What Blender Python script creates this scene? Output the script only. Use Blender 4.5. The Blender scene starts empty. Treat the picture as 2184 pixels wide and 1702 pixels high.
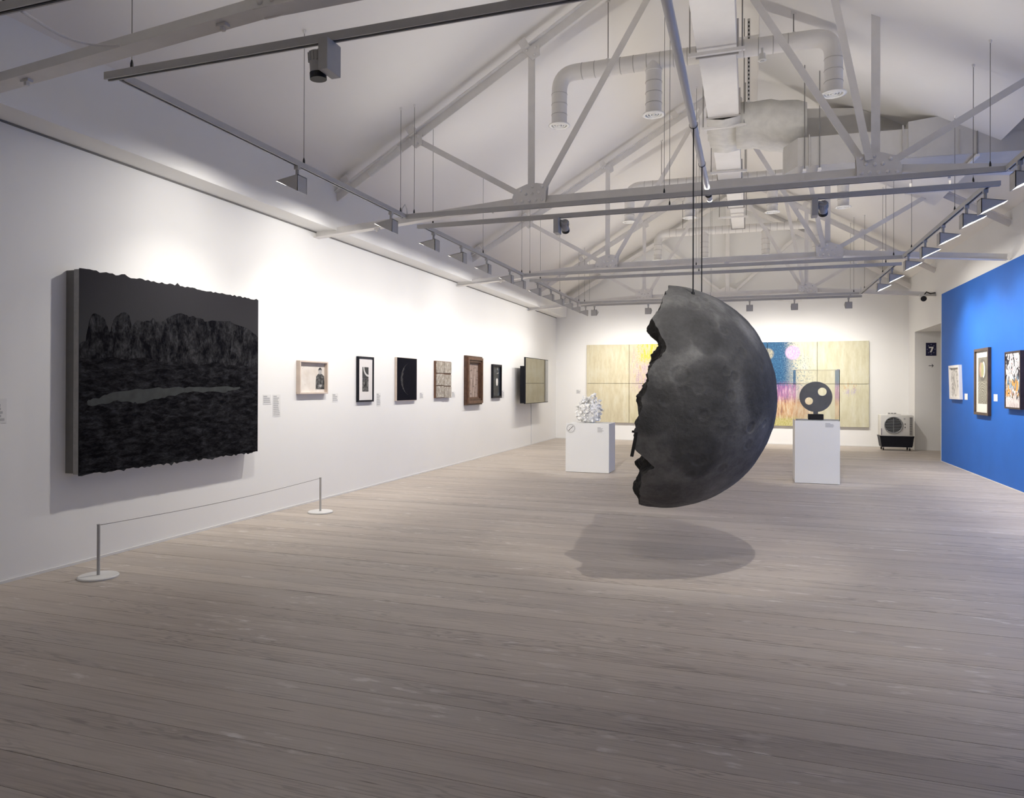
import bpy, bmesh, math, random
from math import sin, cos, pi, radians as RAD, sqrt, atan2
from mathutils import Vector as V, Matrix, noise as MN
random.seed(7)
sc = bpy.context.scene
COL = sc.collection

# ------------------------------------------------------------------ camera, world, exposure
FPX = 1523.42
yaw, pitch, roll = RAD(18.45177), RAD(0.17794), RAD(0.19139)
_r0 = V((cos(yaw), sin(yaw), 0)); _f0 = V((-sin(yaw), cos(yaw), 0)); _u0 = V((0, 0, 1))
_F = _f0*cos(pitch) + _u0*sin(pitch); _U = -_f0*sin(pitch) + _u0*cos(pitch)
_R = _r0*cos(roll) + _U*sin(roll); _U2 = -_r0*sin(roll) + _U*cos(roll)
cd = bpy.data.cameras.new('camera'); cam = bpy.data.objects.new('camera', cd); COL.objects.link(cam)
cd.sensor_fit = 'HORIZONTAL'; cd.sensor_width = 36.0; cd.lens = 36.0*FPX/2184
cd.shift_y = -32/2184; cd.clip_start = 0.05; cd.clip_end = 200
cam.matrix_world = Matrix(((_R.x, _U2.x, -_F.x, 0), (_R.y, _U2.y, -_F.y, 0), (_R.z, _U2.z, -_F.z, 1.55), (0, 0, 0, 1)))
sc.camera = cam
w = bpy.data.worlds.new('world'); sc.world = w; w.use_nodes = True
w.node_tree.nodes['Background'].inputs[0].default_value = (0.9, 0.92, 1, 1)
w.node_tree.nodes['Background'].inputs[1].default_value = 0.05
vs = sc.view_settings
vs.view_transform = 'Standard'; vs.look = 'None'; vs.gamma = 1; vs.use_curve_mapping = False
vs.exposure = 0.17
WASH_W, BACK_W, RIGHT_W, SPOT_W = 8.6, 16.0, 18.0, 200.0
UP_W = 25.0      # lamp powers

# ------------------------------------------------------------------ material helpers
class NT:
    def __init__(s, name):
        s.m = bpy.data.materials.new(name); s.m.use_nodes = True
        s.t = s.m.node_tree; s.b = s.t.nodes['Principled BSDF']
    def new(s, t, **k):
        n = s.t.nodes.new(t)
        for a, v in k.items(): setattr(n, a, v)
        return n
    def put(s, sock, v):
        if isinstance(v, bpy.types.NodeSocket): s.t.links.new(v, sock)
        elif isinstance(v, (tuple, list)) and len(v) == 3 and sock.type == 'RGBA': sock.default_value = (*v, 1)
        else: sock.default_value = v
    def math(s, op, a, b=0.0, clamp=False):
        n = s.new('ShaderNodeMath', operation=op, use_clamp=clamp); s.put(n.inputs[0], a); s.put(n.inputs[1], b); return n.outputs[0]
    def coord(s, kind='Object'): return s.new('ShaderNodeTexCoord').outputs[kind]
    def sep(s, v):
        n = s.new('ShaderNodeSeparateXYZ'); s.put(n.inputs[0], v); return n.outputs
    def comb(s, x=0., y=0., z=0.):
        n = s.new('ShaderNodeCombineXYZ')
        for i, a in enumerate((x, y, z)): s.put(n.inputs[i], a)
        return n.outputs[0]
    def scale(s, v, k):
        n = s.new('ShaderNodeVectorMath', operation='MULTIPLY'); s.put(n.inputs[0], v); s.put(n.inputs[1], k); return n.outputs[0]
    def add(s, v, k):
        n = s.new('ShaderNodeVectorMath', operation='ADD'); s.put(n.inputs[0], v); s.put(n.inputs[1], k); return n.outputs[0]
    def noise(s, v, scale=5., detail=4., rough=.55, dist=0., out=0):
        n = s.new('ShaderNodeTexNoise'); s.put(n.inputs['Vector'], v); n.inputs['Scale'].default_value = scale
        n.inputs['Detail'].default_value = detail; n.inputs['Roughness'].default_value = rough; n.inputs['Distortion'].default_value = dist
        return n.outputs[out]
    def voro(s, v, scale=5., feature='F1', out='Distance'):
        n = s.new('ShaderNodeTexVoronoi', feature=feature); s.put(n.inputs['Vector'], v); n.inputs['Scale'].default_value = scale
        return n.outputs[out]
    def ramp(s, fac, stops):
        n = s.new('ShaderNodeValToRGB'); s.put(n.inputs[0], fac); e = n.color_ramp.elements
        while len(e) < len(stops): e.new(.5)
        for el, (p, c) in zip(e, stops): el.position = p; el.color = (*c, 1) if len(c) == 3 else c
        return n.outputs[0]
    def mix(s, f, a, b, blend='MIX'):
        n = s.new('ShaderNodeMix', data_type='RGBA', blend_type=blend); s.put(n.inputs[0], f); s.put(n.inputs[6], a); s.put(n.inputs[7], b)
        return n.outputs[2]
    def smooth(s, x, lo, hi, a=0., b=1.):
        n = s.new('ShaderNodeMapRange', interpolation_type='SMOOTHSTEP')
        for i, v in enumerate((x, lo, hi, a, b)): s.put(n.inputs[i], v)
        return n.outputs[0]
    def bump(s, h, strength=.2, dist=.01):
        n = s.new('ShaderNodeBump'); n.inputs['Strength'].default_value = strength; n.inputs['Distance'].default_value = dist
        s.put(n.inputs['Height'], h); s.t.links.new(n.outputs[0], s.b.inputs['Normal'])
    def base(s, c): s.put(s.b.inputs['Base Color'], c)
    def set(s, rough=.5, metal=0., spec=.5):
        s.put(s.b.inputs['Roughness'], rough); s.b.inputs['Metallic'].default_value = metal; s.b.inputs['Specular IOR Level'].default_value = spec

MATS = {}
def plain(name, col, rough=.55, metal=0., spec=.4, var=.04, scale=14., bump=0., bscale=200.):
    if name in MATS: return MATS[name]
    n = NT(name); co = n.coord()
    f = n.noise(co, scale, 3)
    a = tuple(max(0, c*(1-var)) for c in col); b = tuple(min(1, c*(1+var)) for c in col)
    n.base(n.ramp(f, [(.3, a), (.7, b)])); n.set(rough, metal, spec)
    if bump: n.bump(n.noise(co, bscale, 2), bump, .004)
    MATS[name] = n.m; return n.m

WALL = plain('wall_paint', (.875, .87, .86), .75, spec=.25, var=.01, scale=1.2, bump=.12, bscale=260)
CEIL = plain('ceiling_paint', (.875, .855, .83), .85, spec=.15, var=.012, scale=.9, bump=.08, bscale=260)
BLUE = plain('blue_paint', (.018, .140, .56), .62, spec=.3, var=.05, scale=1.6, bump=.12, bscale=260)
STEEL = plain('painted_steel', (.82, .80, .78), .5, spec=.4, var=.04, scale=5, bump=.1, bscale=60)
TRACKM = plain('track_grey', (.52, .51, .50), .45, spec=.4, var=.03)
FIXM = plain('fixture_grey', (.50, .49, .48), .45, spec=.4, var=.03)
DARK = plain('dark_rubber', (.012, .012, .013), .5, var=.1)
BLACKP = plain('black_plastic', (.010, .011, .017), .5, spec=.2, var=.1)
WIRE = plain('steel_wire', (.30, .29, .28), .4, metal=.6, var=.05)
DUCTM = plain('duct_paint', (.82, .80, .775), .55, var=.03, scale=3, bump=.1, bscale=40)
DUCTD = plain('duct_seam', (.50, .48, .46), .5, var=.04)
RECTD = plain('galvanised_duct', (.56, .545, .525), .5, var=.05, scale=4)
WRAP = plain('duct_wrap', (.70, .69, .66), .6, var=.08, scale=9, bump=.6, bscale=14)
WHITEM = plain('white_metal', (.76, .755, .745), .4, var=.02)
PLINTHM = plain('plinth_paint', (.80, .80, .795), .55, var=.01, scale=2)
WHITEP = plain('white_plastic', (.78, .77, .74), .4, var=.02)
TEXTM = plain('text_grey', (.50, .50, .51), .8, var=.05)
INKM = plain('ink_black', (.02, .02, .022), .7, var=.05)
CARDM = plain('label_card', (.80, .795, .785), .7, var=.01)
CARDW = plain('label_white', (.84, .84, .83), .6, var=.01)
PIPEM = plain('white_pipe', (.74, .74, .75), .35, var=.02)

# ------------------------------------------------------------------ mesh helpers
class MB:
    def __init__(s): s.bm = bmesh.new()
    def box(s, x0, x1, y0, y1, z0, z1, bev=0.):
        vs_ = [s.bm.verts.new((x, y, z)) for x in (x0, x1) for y in (y0, y1) for z in (z0, z1)]
        fs = [(0, 1, 3, 2), (4, 6, 7, 5), (0, 4, 5, 1), (2, 3, 7, 6), (0, 2, 6, 4), (1, 5, 7, 3)]
        faces = [s.bm.faces.new([vs_[i] for i in f]) for f in fs]
        if bev: bmesh.ops.bevel(s.bm, geom=list({e for f in faces for e in f.edges}), offset=bev, segments=2, profile=.5, affect='EDGES')
        return s
    def quad(s, *p):
        s.bm.faces.new([s.bm.verts.new(q) for q in p]); return s
    def prism(s, poly, vec):
        """polygon (list of 3-D points) extruded along vec"""
        a = [s.bm.verts.new(p) for p in poly]; b = [s.bm.verts.new(V(p)+V(vec)) for p in poly]
        s.bm.faces.new(a[::-1]); s.bm.faces.new(b); n = len(a)
        for i in range(n): s.bm.faces.new((a[i], a[(i+1) % n], b[(i+1) % n], b[i]))
        return s
    def beam(s, p, q, wid, hei, up=(0, 1, 0)):
        """box beam from p to q; wid along 'up' axis, hei across it"""
        p, q = V(p), V(q); d = (q-p).normalized(); u = V(up); u = (u-d*u.dot(d)).normalized(); t = d.cross(u)
        c = [a*u*wid/2 + b*t*hei/2 for a, b in ((-1, -1), (1, -1), (1, 1), (-1, 1))]
        a = [s.bm.verts.new(p+k) for k in c]; b = [s.bm.verts.new(q+k) for k in c]
        s.bm.faces.new(a[::-1]); s.bm.faces.new(b)
        for i in range(4): s.bm.faces.new((a[i], a[(i+1) % 4], b[(i+1) % 4], b[i]))
        return s
    def tube(s, pts, r, n=12, cap=True):
        pts = [V(p) for p in pts]; rs = r if isinstance(r, (list, tuple)) else [r]*len(pts)
        rings = []; ref = None
        for i, p in enumerate(pts):
            d = (pts[min(i+1, len(pts)-1)]-pts[max(i-1, 0)]).normalized()
            if ref is None: ref = d.orthogonal().normalized()
            ref = (ref-d*ref.dot(d)).normalized(); t = d.cross(ref)
            rings.append([s.bm.verts.new(p+(ref*cos(2*pi*k/n)+t*sin(2*pi*k/n))*rs[i]) for k in range(n)])
        for a, b in zip(rings, rings[1:]):
            for k in range(n): s.bm.faces.new((a[k], a[(k+1) % n], b[(k+1) % n], b[k]))
        if cap: s.bm.faces.new(rings[0][::-1]); s.bm.faces.new(rings[-1])
        return s
    def lathe(s, prof, c=(0, 0, 0), n=32, axis='z', arc=2*pi):
        rings = []
        for r, h in prof:
            ring = []
            for k in range(n):
                a = arc*k/n; x, y = r*cos(a), r*sin(a)
                p = (x, y, h) if axis == 'z' else ((x, h, y) if axis == 'y' else (h, x, y))
                ring.append(s.bm.verts.new(V(c)+V(p)))
            rings.append(ring)
        for a, b in zip(rings, rings[1:]):
            for k in range(n): s.bm.faces.new((a[k], a[(k+1) % n], b[(k+1) % n], b[k]))
        return s
    def build(s, name, m, parent=None, smooth=False, loc=None):
        bm = s.bm
        if parent is not None:
            o0 = V(ROOTLOC.get(parent, (0, 0, 0)))
            if loc is None: bmesh.ops.translate(bm, verts=bm.verts, vec=-o0)
        bmesh.ops.remove_doubles(bm, verts=bm.verts, dist=1e-6)
        bmesh.ops.recalc_face_normals(bm, faces=bm.faces)
        me = bpy.data.meshes.new(name); bm.to_mesh(me); bm.free()
        if smooth:
            for p in me.polygons: p.use_smooth = True
        if smooth == 'auto':
            me.set_sharp_from_angle(angle=RAD(35))
        me.materials.append(m)
        o = bpy.data.objects.new(name, me); COL.objects.link(o)
        if parent is not None:
            o.parent = parent; ROOTLOC[o] = ROOTLOC.get(parent, (0, 0, 0))
        if loc is not None: o.location = loc
        return o
ROOTLOC = {}
def tag(o, label=None, cat=None, group=None, kind=None):
    if label: o['label'] = label
    if cat: o['category'] = cat
    if group: o['group'] = group
    if kind: o['kind'] = kind
    return o
def thing(name, label, cat, loc=(0, 0, 0), group=None):
    o = bpy.data.objects.new(name, None); COL.objects.link(o); o.empty_display_size = .05
    o.location = loc; ROOTLOC[o] = tuple(loc); return tag(o, label, cat, group)
def struct(name, mb, m, label=None):
    o = mb.build(name, m) if isinstance(mb, MB) else mb
    o['kind'] = 'structure'
    if label: o['label'] = label
    return o
def share(o, name, parent, loc):
    """another object on the same mesh, local offset loc within parent"""
    c = bpy.data.objects.new(name, o.data); COL.objects.link(c); c.parent = parent; c.location = loc
    ROOTLOC[c] = ROOTLOC.get(parent, (0, 0, 0)); return c

# ------------------------------------------------------------------ the room
XL, XB, XR, YB, YF = -5.521, -5.2, 3.87, 20.71, -3.0
ZT = 3.606; CX = -0.6; SL = .585
roofz = lambda x: 6.96 - SL*abs(x-CX)
rafz = lambda x: 6.74 - SL*abs(x-CX)
YR_END = 17.14          # far end of the blue partition
OP0, OP1, OPZ = 17.28, 19.967, 2.93

# floor with single boards across the room
def floor_mat():
    n = NT('lye_washed_pine'); co = n.coord()
    oi = n.new('ShaderNodeObjectInfo').outputs['Random']
    off = n.comb(n.math('MULTIPLY', oi, 37.), n.math('MULTIPLY', oi, 91.), n.math('MULTIPLY', oi, 13.))
    p = n.add(co, off); x, y, z = n.sep(p)
    q = n.comb(n.math('MULTIPLY', x, .55), n.math('MULTIPLY', y, 5.), 0.)
    warp = n.noise(q, 1.15, 3.5, .55)
    fine = n.noise(n.comb(n.math('MULTIPLY', x, 1.6), n.math('MULTIPLY', y, 70.), 0.), 1., 4, .6)
    rings = n.math('SINE', n.math('MULTIPLY', n.math('ADD', warp, n.math('MULTIPLY', fine, .018)), 120.))
    rings = n.smooth(rings, .1, 1.)
    amt = n.smooth(n.noise(n.comb(n.math('MULTIPLY', x, .5), n.math('MULTIPLY', y, 3.5), 3.), 1.1, 2), .46, .66)
    base = n.ramp(n.noise(n.comb(n.math('MULTIPLY', x, .22), n.math('MULTIPLY', y, 2.2), 7.), 1., 3), [(.3, (.46, .408, .368)), (.7, (.56, .508, .462))])
    tint = n.ramp(oi, [(0., (.93, .92, .915)), (.5, (1., .985, .97)), (1., (1.04, 1.02, 1.0))])
    base = n.mix(1., base, tint, 'MULTIPLY')
    base = n.mix(n.smooth(fine, .46, .70, 0., .36), base, (.215, .185, .168))
    base = n.mix(n.math('MULTIPLY', n.math('MULTIPLY', rings, amt), .46), base, (.17, .145, .13))
    # pale flecks around knots, dark knots and splits
    kv = n.voro(n.comb(n.math('MULTIPLY', x, .8), n.math('MULTIPLY', y, 3.4), 0.), 1.15)
    fleck = n.smooth(n.noise(n.comb(n.math('MULTIPLY', x, 5.), n.math('MULTIPLY', y, 16.), 0.), 1., 3), .55, .68)
    base = n.mix(n.math('MULTIPLY', n.math('MULTIPLY', n.smooth(kv, .60, .10), fleck), .9), base, (.70, .655, .62))
    base = n.mix(n.smooth(kv, .030, .018, 0., .55), base, (.10, .075, .062))
    split = n.smooth(n.noise(n.comb(n.math('MULTIPLY', x, 1.1), n.math('MULTIPLY', y, 42.), 5.), 1., 2), .70, .74)
    base = n.mix(n.math('MULTIPLY', split, .8), base, (.10, .08, .07))
    n.base(base)
    n.set(n.smooth(fine, .3, .8, .46, .58), spec=.28)
    n.bump(n.math('ADD', n.math('MULTIPLY', fine, .5), n.math('MULTIPLY', rings, -.3)), .12, .003)
    return n.m
FLOORM = floor_mat()
floor = struct('floor', MB().box(XL-.3, XR+3.2, YF, YB+.2, -.08, -.006), plain('floor_gap', (.12, .095, .085), .8), 'pale lye-washed wide pine board floor')
PW = .20
y = YF; k = 0
while y < YB:
    y1 = min(y+PW, YB); cut = random.uniform(XL+2, XR-2.0)
    for a, b in ((XL, XR),):
        m = MB(); dz = random.uniform(-.0012, 0)
        m.box(a+.0008, b-.0008, y+.0011, y1-.0011, -.02, dz)
        m.build('plank', FLOORM, floor)
    y = y1; k += 1
# boards in the passage behind the doorway
y = OP0
while y < OP1-.01:
    y1 = min(y+PW, OP1); MB().box(XR+.001, XR+3.0, y+.0011, y1-.0011, -.02, -.0008).build('plank', FLOORM, floor); y = y1

# walls
struct('wall_left', MB().box(XL-.2, XL, YF, YB, 0, ZT-.004), WALL, 'long white plaster wall hung with framed pictures')
b = MB(); b.box(XL-.2, XB, YF, YB+.0, ZT, 4.42)
struct('trim_1', b, WALL, 'white bulkhead box running above the left wall')
# strip coloured dark for the shade in the gap under the bulkhead
struct('trim_2', MB().box(XL-.02, XL+.012, YF, YB, ZT-.016, ZT-.001), plain('painted_shadow_gap', (.20, .195, .19), .8))
g = MB()   # back gable wall
g.prism([(XL-.2, YB, 0), (XR+3.2, YB, 0), (XR+3.2, YB, 4.0), (XR+.2, YB, 4.4), (CX, YB, 7.25), (XL-.2, YB, 4.4)], (0, .2, 0))
struct('wall_back', g, WALL, 'white gable end wall behind the wide painting')
g = MB(); g.prism([(XL-.2, YF, 0), (XR+.2, YF, 0), (XR+.2, YF, 4.4), (CX, YF, 7.25), (XL-.2, YF, 4.4)], (0, -.2, 0))
struct('wall_front', g, WALL)
# right wall with the doorway
b = MB()
b.box(XR, XR+.28, YF, OP0, 0, 4.7); b.box(XR, XR+.28, OP0, OP1, OPZ, 4.7); b.box(XR, XR+.28, OP1, YB, 0, 4.7)
struct('wall_right', b, WALL, 'white right wall above and beside the blue partition, with the exit opening')
# passage behind the doorway
b = MB()
b.box(XR+.28, XR+3.2, OP1, OP1+.15, 0, OPZ+.1); b.box(XR+.28, XR+3.2, OP0-.15, OP0, 0, OPZ+.1)
b.box(XR+3.0, XR+3.2, OP0, OP1, 0, OPZ+.1); b.box(XR+.28, XR+3.2, OP0-.1, OP1+.1, OPZ, OPZ+.15)
struct('wall_passage', b, WALL, 'short white passage leading off behind the doorway')
# blue partition with white end
bp = MB(); bp.box(3.82, XR-.001, YF, YR_END, 0.0, 3.52)
part = struct('wall_blue', bp, BLUE, 'cobalt blue painted partition on the right carrying three framed prints')
MB().box(3.818, XR-.001, YR_END, YR_END+.035, 0, 3.53).build('end_trim', WALL, part)
MB().box(3.818, XR-.001, YF, YR_END, 3.52, 3.532).build('top_trim', WALL, part)
MB().box(3.819, XR-.001, YF, YR_END, 0, .012).build('base_trim', WHITEM, part)
# skirting strips
struct('baseboard_left', MB().box(XL, XL+.012, YF, YB, 0, .022), WHITEM)
struct('baseboard_back', MB().box(XL+.012, XR, YB-.012, YB, 0, .022), WHITEM)
# ceiling: two slopes, and the lower lining on the right
ce = MB()
for s_ in (-1, 1):
    xe = CX + s_*4.92 if s_ < 0 else XR+.25
    ce.prism([(CX, YF, roofz(CX)), (xe, YF, roofz(xe)), (xe, YF, roofz(xe)+.15), (CX, YF, roofz(CX)+.15)], (0, YB-YF, 0))
ceiling = struct('ceiling', ce, CEIL, 'white pitched plaster ceiling')
lin = MB(); lz = lambda x: 5.43-.55*(x-1.2)
lin.prism([(.1, YF, lz(.1)), (2.85, YF, lz(2.85)), (2.85, YF, roofz(2.85)+.02), (.1, YF, roofz(.1)+.02)], (0, 13.25-YF, 0))
lin.build('lining', CEIL, ceiling)

# ------------------------------------------------------------------ roof trusses
Y0, Y1, Y2, Y3 = 3.50, 8.234, 13.088, 17.885
GL, GR = -2.53, 1.26
_rv = MB(); _rv.lathe([(.0, -.014), (.010, -.013), (.018, -.008), (.020, 0)], n=8, axis='y')
RIVET = None
def rivet(parent, x, yy, z):
    global RIVET
    lx, ly, lz_ = ROOTLOC[parent]
    if RIVET is None:
        RIVET = _rv.build('rivet', STEEL, parent, True, loc=(x-lx, yy-ly, z-lz_)); return RIVET
    return share(RIVET, 'rivet', parent, (x-lx, yy-ly, z-lz_))
def truss(Y, label, right_raf, riv=True):
    t = thing('roof_truss', label, 'roof truss', (CX, Y, 3.55), 'steel roof trusses')
    P = lambda nm, mb: mb.build(nm, STEEL, t)
    # bottom chord: rises from the walls to the gussets, level between
    ch = [(XL+.002, 3.566), (GL-.22, 3.775), (GR+.22, 3.79), (3.868 if Y > 17.2 else 3.818, 3.60)]
    for (xa, za), (xb, zb), nm in ((ch[0], ch[1], 'bottom_chord'), (ch[1], ch[2], 'bottom_chord'), (ch[2], ch[3], 'bottom_chord')):
        m = MB(); m.beam((xa, Y, za+.006), (xb, Y, zb+.006), .012, .10)
        m.beam((xa, Y, za-.040), (xb, Y, zb-.040), .12, .010); P(nm, m)
    # rafters
    def rafter(xa, xb):
        m = MB(); m.beam((xa, Y, rafz(xa)), (xb, Y, rafz(xb)), .014, .115)
        m.beam((xa, Y, rafz(xa)+.055), (xb, Y, rafz(xb)+.055), .12, .012); return P('rafter', m)
    rafter(XB-.02, CX)
    for a, b in right_raf: rafter(a, b)
    rl = t
    # purlin cleats between rafter and ceiling
    for x in (-5.05, -4.10, -2.60, -1.3) + ((3.6, 2.4, 1.2) if Y > 17 else ()):
        m = MB(); zc = rafz(x)+.10; d = V((1, 0, SL if x < CX else -SL)).normalized()
        m.beam(V((x, Y, zc))-d*.05, V((x, Y, zc))+d*.05, .11, .13); P('cleat', m)
    # web
    fy = Y-.012
    def web(nm, a, b, wd=.07, hd=.012, yy=Y):
        m = MB(); m.beam((a[0], yy, a[1]), (b[0], yy, b[1]), hd, wd)
        m.beam((a[0]-.0, yy+.035, a[1]), (b[0], yy+.035, b[1]), .055, .012); return P(nm, m)
    web('diagonal', (GL-.10, 3.86), (-4.06, rafz(-4.06)-.02)); web('post', (GL+.02, 3.87), (GL+.02, rafz(GL)-.02), .085)
    web('diagonal', (GL+.15, 3.88), (CX-.12, rafz(CX)-.06), .075)
    top = lambda x: rafz(x)-.02
    web('diagonal', (GR-.15, 3.90), (CX+.12, rafz(CX)-.06), .075); web('post', (GR-.03, 3.88), (GR-.03, rafz(GR)-.02), .085)
    web('diagonal', (GR+.10, 3.87), (2.82, rafz(2.82)-.02))
    web('brace', (GR-.10, 3.90), (.78, rafz(.78)-.05), .075, yy=Y-.075)
    # gussets with rivets
    for gx, s_ in ((GL, 1), (GR, -1)):
        m = MB(); pts = [(-.21, -.13), (.21, -.115), (.22, .10), (.10, .125), (-.02, .12), (-.16, .07), (-.20, -.02)]
        for side in (-1, 1):
            m.prism([(gx+s_*px, Y+side*.052-.006, 3.855+pz) for px, pz in pts], (0, .012, 0))
        m.box(gx-.19, gx+.19, Y-.045, Y+.045, 3.735, 3.757)
        gp = P('gusset_plate', m)
        if riv:
            for px, pz in [(-.16, -.09), (-.075, -.085), (.01, -.085), (.095, -.08), (.17, -.08), (-.10, .045), (-.03, .0), (.045, .0), (.13, .01), (.05, .085), (.17, .075)]:
                rivet(gp, gx+s_*px, Y-.06, 3.855+pz)
    for nx in (-4.06, GL+.02):
        nz = rafz(nx); m = MB()
        m.prism([(nx-.11, Y-.022, nz-.02), (nx+.02, Y-.022, nz-.15), (nx+.11, Y-.022, nz-.10), (nx+.10, Y-.022, nz+.03), (nx-.02, Y-.022, nz+.03)], (0, .010, 0))
        gp = P('node_plate', m)
        if riv:
            for px, pz in ((-.06, -.02), (.05, .0), (.04, -.09)): rivet(gp, nx+px, Y-.024, nz+pz)
    # small cable clips under the chord
    for x in (-4.6, -3.0, -.4, 1.9):
        zc = 3.566+(x-XL)/(GL-.22-XL)*.209 if x < GL-.2 else 3.78 if x < GR else 3.75
        m = MB(); m.box(x-.035, x+.035, Y-.02, Y+.02, zc-.062, zc-.042); m.box(x-.012, x+.012, Y-.012, Y+.012, zc-.085, zc-.06); P('cable_clip', m)
    return t
full = [(CX, XR+.0)]
truss(Y0, 'nearest white steel roof truss, cut off by the upper left of the photo', [(2.85, XR)])
truss(Y1, 'large white steel roof truss with the white pipe clamped under its chord', [(2.85, XR)])
truss(Y2, 'second white steel roof truss back from the pipe end', [(2.85, XR)])
truss(Y3, 'farthest white riveted truss, carrying the security camera', full)
# gable frame against the end wall
gf = thing('gable_frame', 'white king-post frame standing against the far gable wall', 'gable frame', (CX, 20.5, 4.0))
MB().beam((CX, 20.5, 4.0), (CX, 20.5, rafz(CX)), .08, .10).build('post', STEEL, gf)
for s_ in (-1, 1):
    MB().beam((CX+s_*.05, 20.5, 4.05), (CX+s_*1.75, 20.5, 5.55), .07, .07).build('diagonal', STEEL, gf)
    MB().beam((CX+s_*.1, 20.5, 4.02), (CX+s_*1.9, 20.5, 3.86), .09, .07).build('bottom_chord', STEEL, gf)
    m = MB(); m.prism([(CX+s_*.06, 20.44, 3.9), (CX+s_*.36, 20.44, 3.92), (CX+s_*.36, 20.44, 4.16), (CX+s_*.06, 20.44, 4.3)], (0, .012, 0))
    m.build('gusset_plate', STEEL, gf)
    MB().beam((CX, 20.5, rafz(CX)), (CX+s_*4.6, 20.5, rafz(CX+s_*4.6)), .1, .11).build('rafter', STEEL, gf)

# ------------------------------------------------------------------ suspended lighting tracks
ZK = 3.64
def rail(parent, a, b, name='rail'):
    m = MB(); up = (0, 0, 1); a, b = V(a), V(b); d = (b-a).normalized(); t = d.cross(V((0, 0, 1)))
    for o_ in (-1, 1): m.beam(a+t*o_*.017, b+t*o_*.017, .05, .010, up)
    m.beam(a+V((0, 0, .014)), b+V((0, 0, .014)), .018, .036, up)
    r = m.build(name, TRACKM, parent)
    m = MB(); m.beam(a+V((0, 0, -.010)), b+V((0, 0, -.010)), .010, .022, up); m.build('slot', DARK, r)
    return r
def hang(parent, x, yy, ztop):
    m = MB(); m.tube([(x, yy, ZK+.06), (x, yy, ztop)], .0035, 6); m.build('hanger_wire', WIRE, parent)
    m = MB(); m.tube([(x, yy, ZK+.02), (x, yy, ZK+.06), (x, yy, ZK+.085)], [.011, .010, .004], 8); m.build('gripper', DARK, parent)
    m = MB(); m.tube([(x, yy, ztop-.03), (x, yy, ztop)], [.008, .018], 8); m.build('ceiling_cup', STEEL, parent)
def ceil_at(x, yy):
    if .1 < x < 2.85 and yy < 13.25: return lz(x)
    return roofz(x)
XTL, XTR = -4.05, 2.32
UPS = []
def track(label, ya, yb, sides=True, far=True, near=True):
    t = thing('lighting_track', label, 'light track', (XTL, (ya+yb)/2, ZK-.03), 'suspended lighting tracks')
    if near: rail(t, (XTL-.10, ya, ZK), (XTR+.10, ya, ZK))
    if far: rail(t, (XTL-.0, yb, ZK), (XTR+.0, yb, ZK))
    if sides:
        rail(t, (XTL, ya+.03, ZK), (XTL, yb-.03, ZK)); rail(t, (XTR, ya+.03, ZK), (XTR, yb-.03, ZK))
        for x in (XTL, XTR):
            for f_ in ((.50, .97) if x < 0 else (.30, .86)): hang(t, x, ya+(yb-ya)*f_, ceil_at(x, ya+(yb-ya)*f_))
    for yy in ([ya] if near else [])+([yb] if far else []):
        UPS.append((t, yy, 1 if (near and yy == ya) else -1))
    for x in (XTL+.12, -.9, XTR-.14):
        if near: hang(t, x, ya, ceil_at(x, ya))
        if far: hang(t, x, yb, ceil_at(x, yb))
    return t
track('dark lighting track above the camera, before the nearest truss', -.9, 2.86)
track('near rectangular lighting track, before the truss with the white pipe', 3.72, 7.95)
track('middle rectangular lighting track holding two cylinder spotlights', 8.50, 12.82)
track('far rectangular lighting track just before the farthest truss', 13.52, 17.48)
track('straight lighting track facing the wide painting on the end wall', 18.05, 18.05, sides=False, far=False)
# loop of cable at the rail joints
for nm, (x, yy), lab in (('cable_loop', (XTL+.02, 7.9), 'small white cable loop at the left rail corner before the pipe truss'), ('cable_loop', (XTR-.02, 17.4), 'small white cable loop at the far right rail corner')):
    m = MB(); m.tube([(x-.02, yy-.06, ZK-.05), (x-.01, yy-.05, ZK+.08), (x+.01, yy-.02, ZK+.13), (x+.02, yy+.01, ZK+.08), (x+.02, yy+.02, ZK+.0)], .008, 6)
    tag(m.build(nm, WHITEM, None, True), lab, 'cable')
CABLE = [(-3.822, 2.86, 3.614), (-3.88, 3.0, 3.635), (-3.903, 3.15, 3.628), (-3.916, 3.3, 3.649), (-3.86, 3.4, 3.663), (-3.707, 3.44, 3.661)]
m = MB(); pts = [V(p) for p in CABLE]
pts = [sum((pts[min(max(int(k/4)+o, 0), 5)]*w_ for o, w_ in ((-1, (1-k%4/4)**3/6), (0, (3*(k%4/4)**3-6*(k%4/4)**2+4)/6), (1, (-3*(k%4/4)**3+3*(k%4/4)**2+3*(k%4/4)+1)/6), (2, (k%4/4)**3/6))), V((0, 0, 0))) for k in range(21)]
m.tube(pts, .009, 6); tag(m.build('hanging_cable', STEEL, None, True), 'slack grey cable drooping from the nearest truss at upper left', 'cable')

# ------------------------------------------------------------------ lamps
def lamp(name, kind, parent, loc, direc, power, col=(1, .948, .868), **k):
    l = bpy.data.lights.new(name, kind); l.energy = power; l.color = col
    for a, v in k.items(): setattr(l, a, v)
    o = bpy.data.objects.new(name, l); COL.objects.link(o); o.parent = parent
    o.location = V(loc)-V(ROOTLOC[parent]); o.rotation_euler = V(direc).to_track_quat('-Z', 'Y').to_euler(); return o
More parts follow.
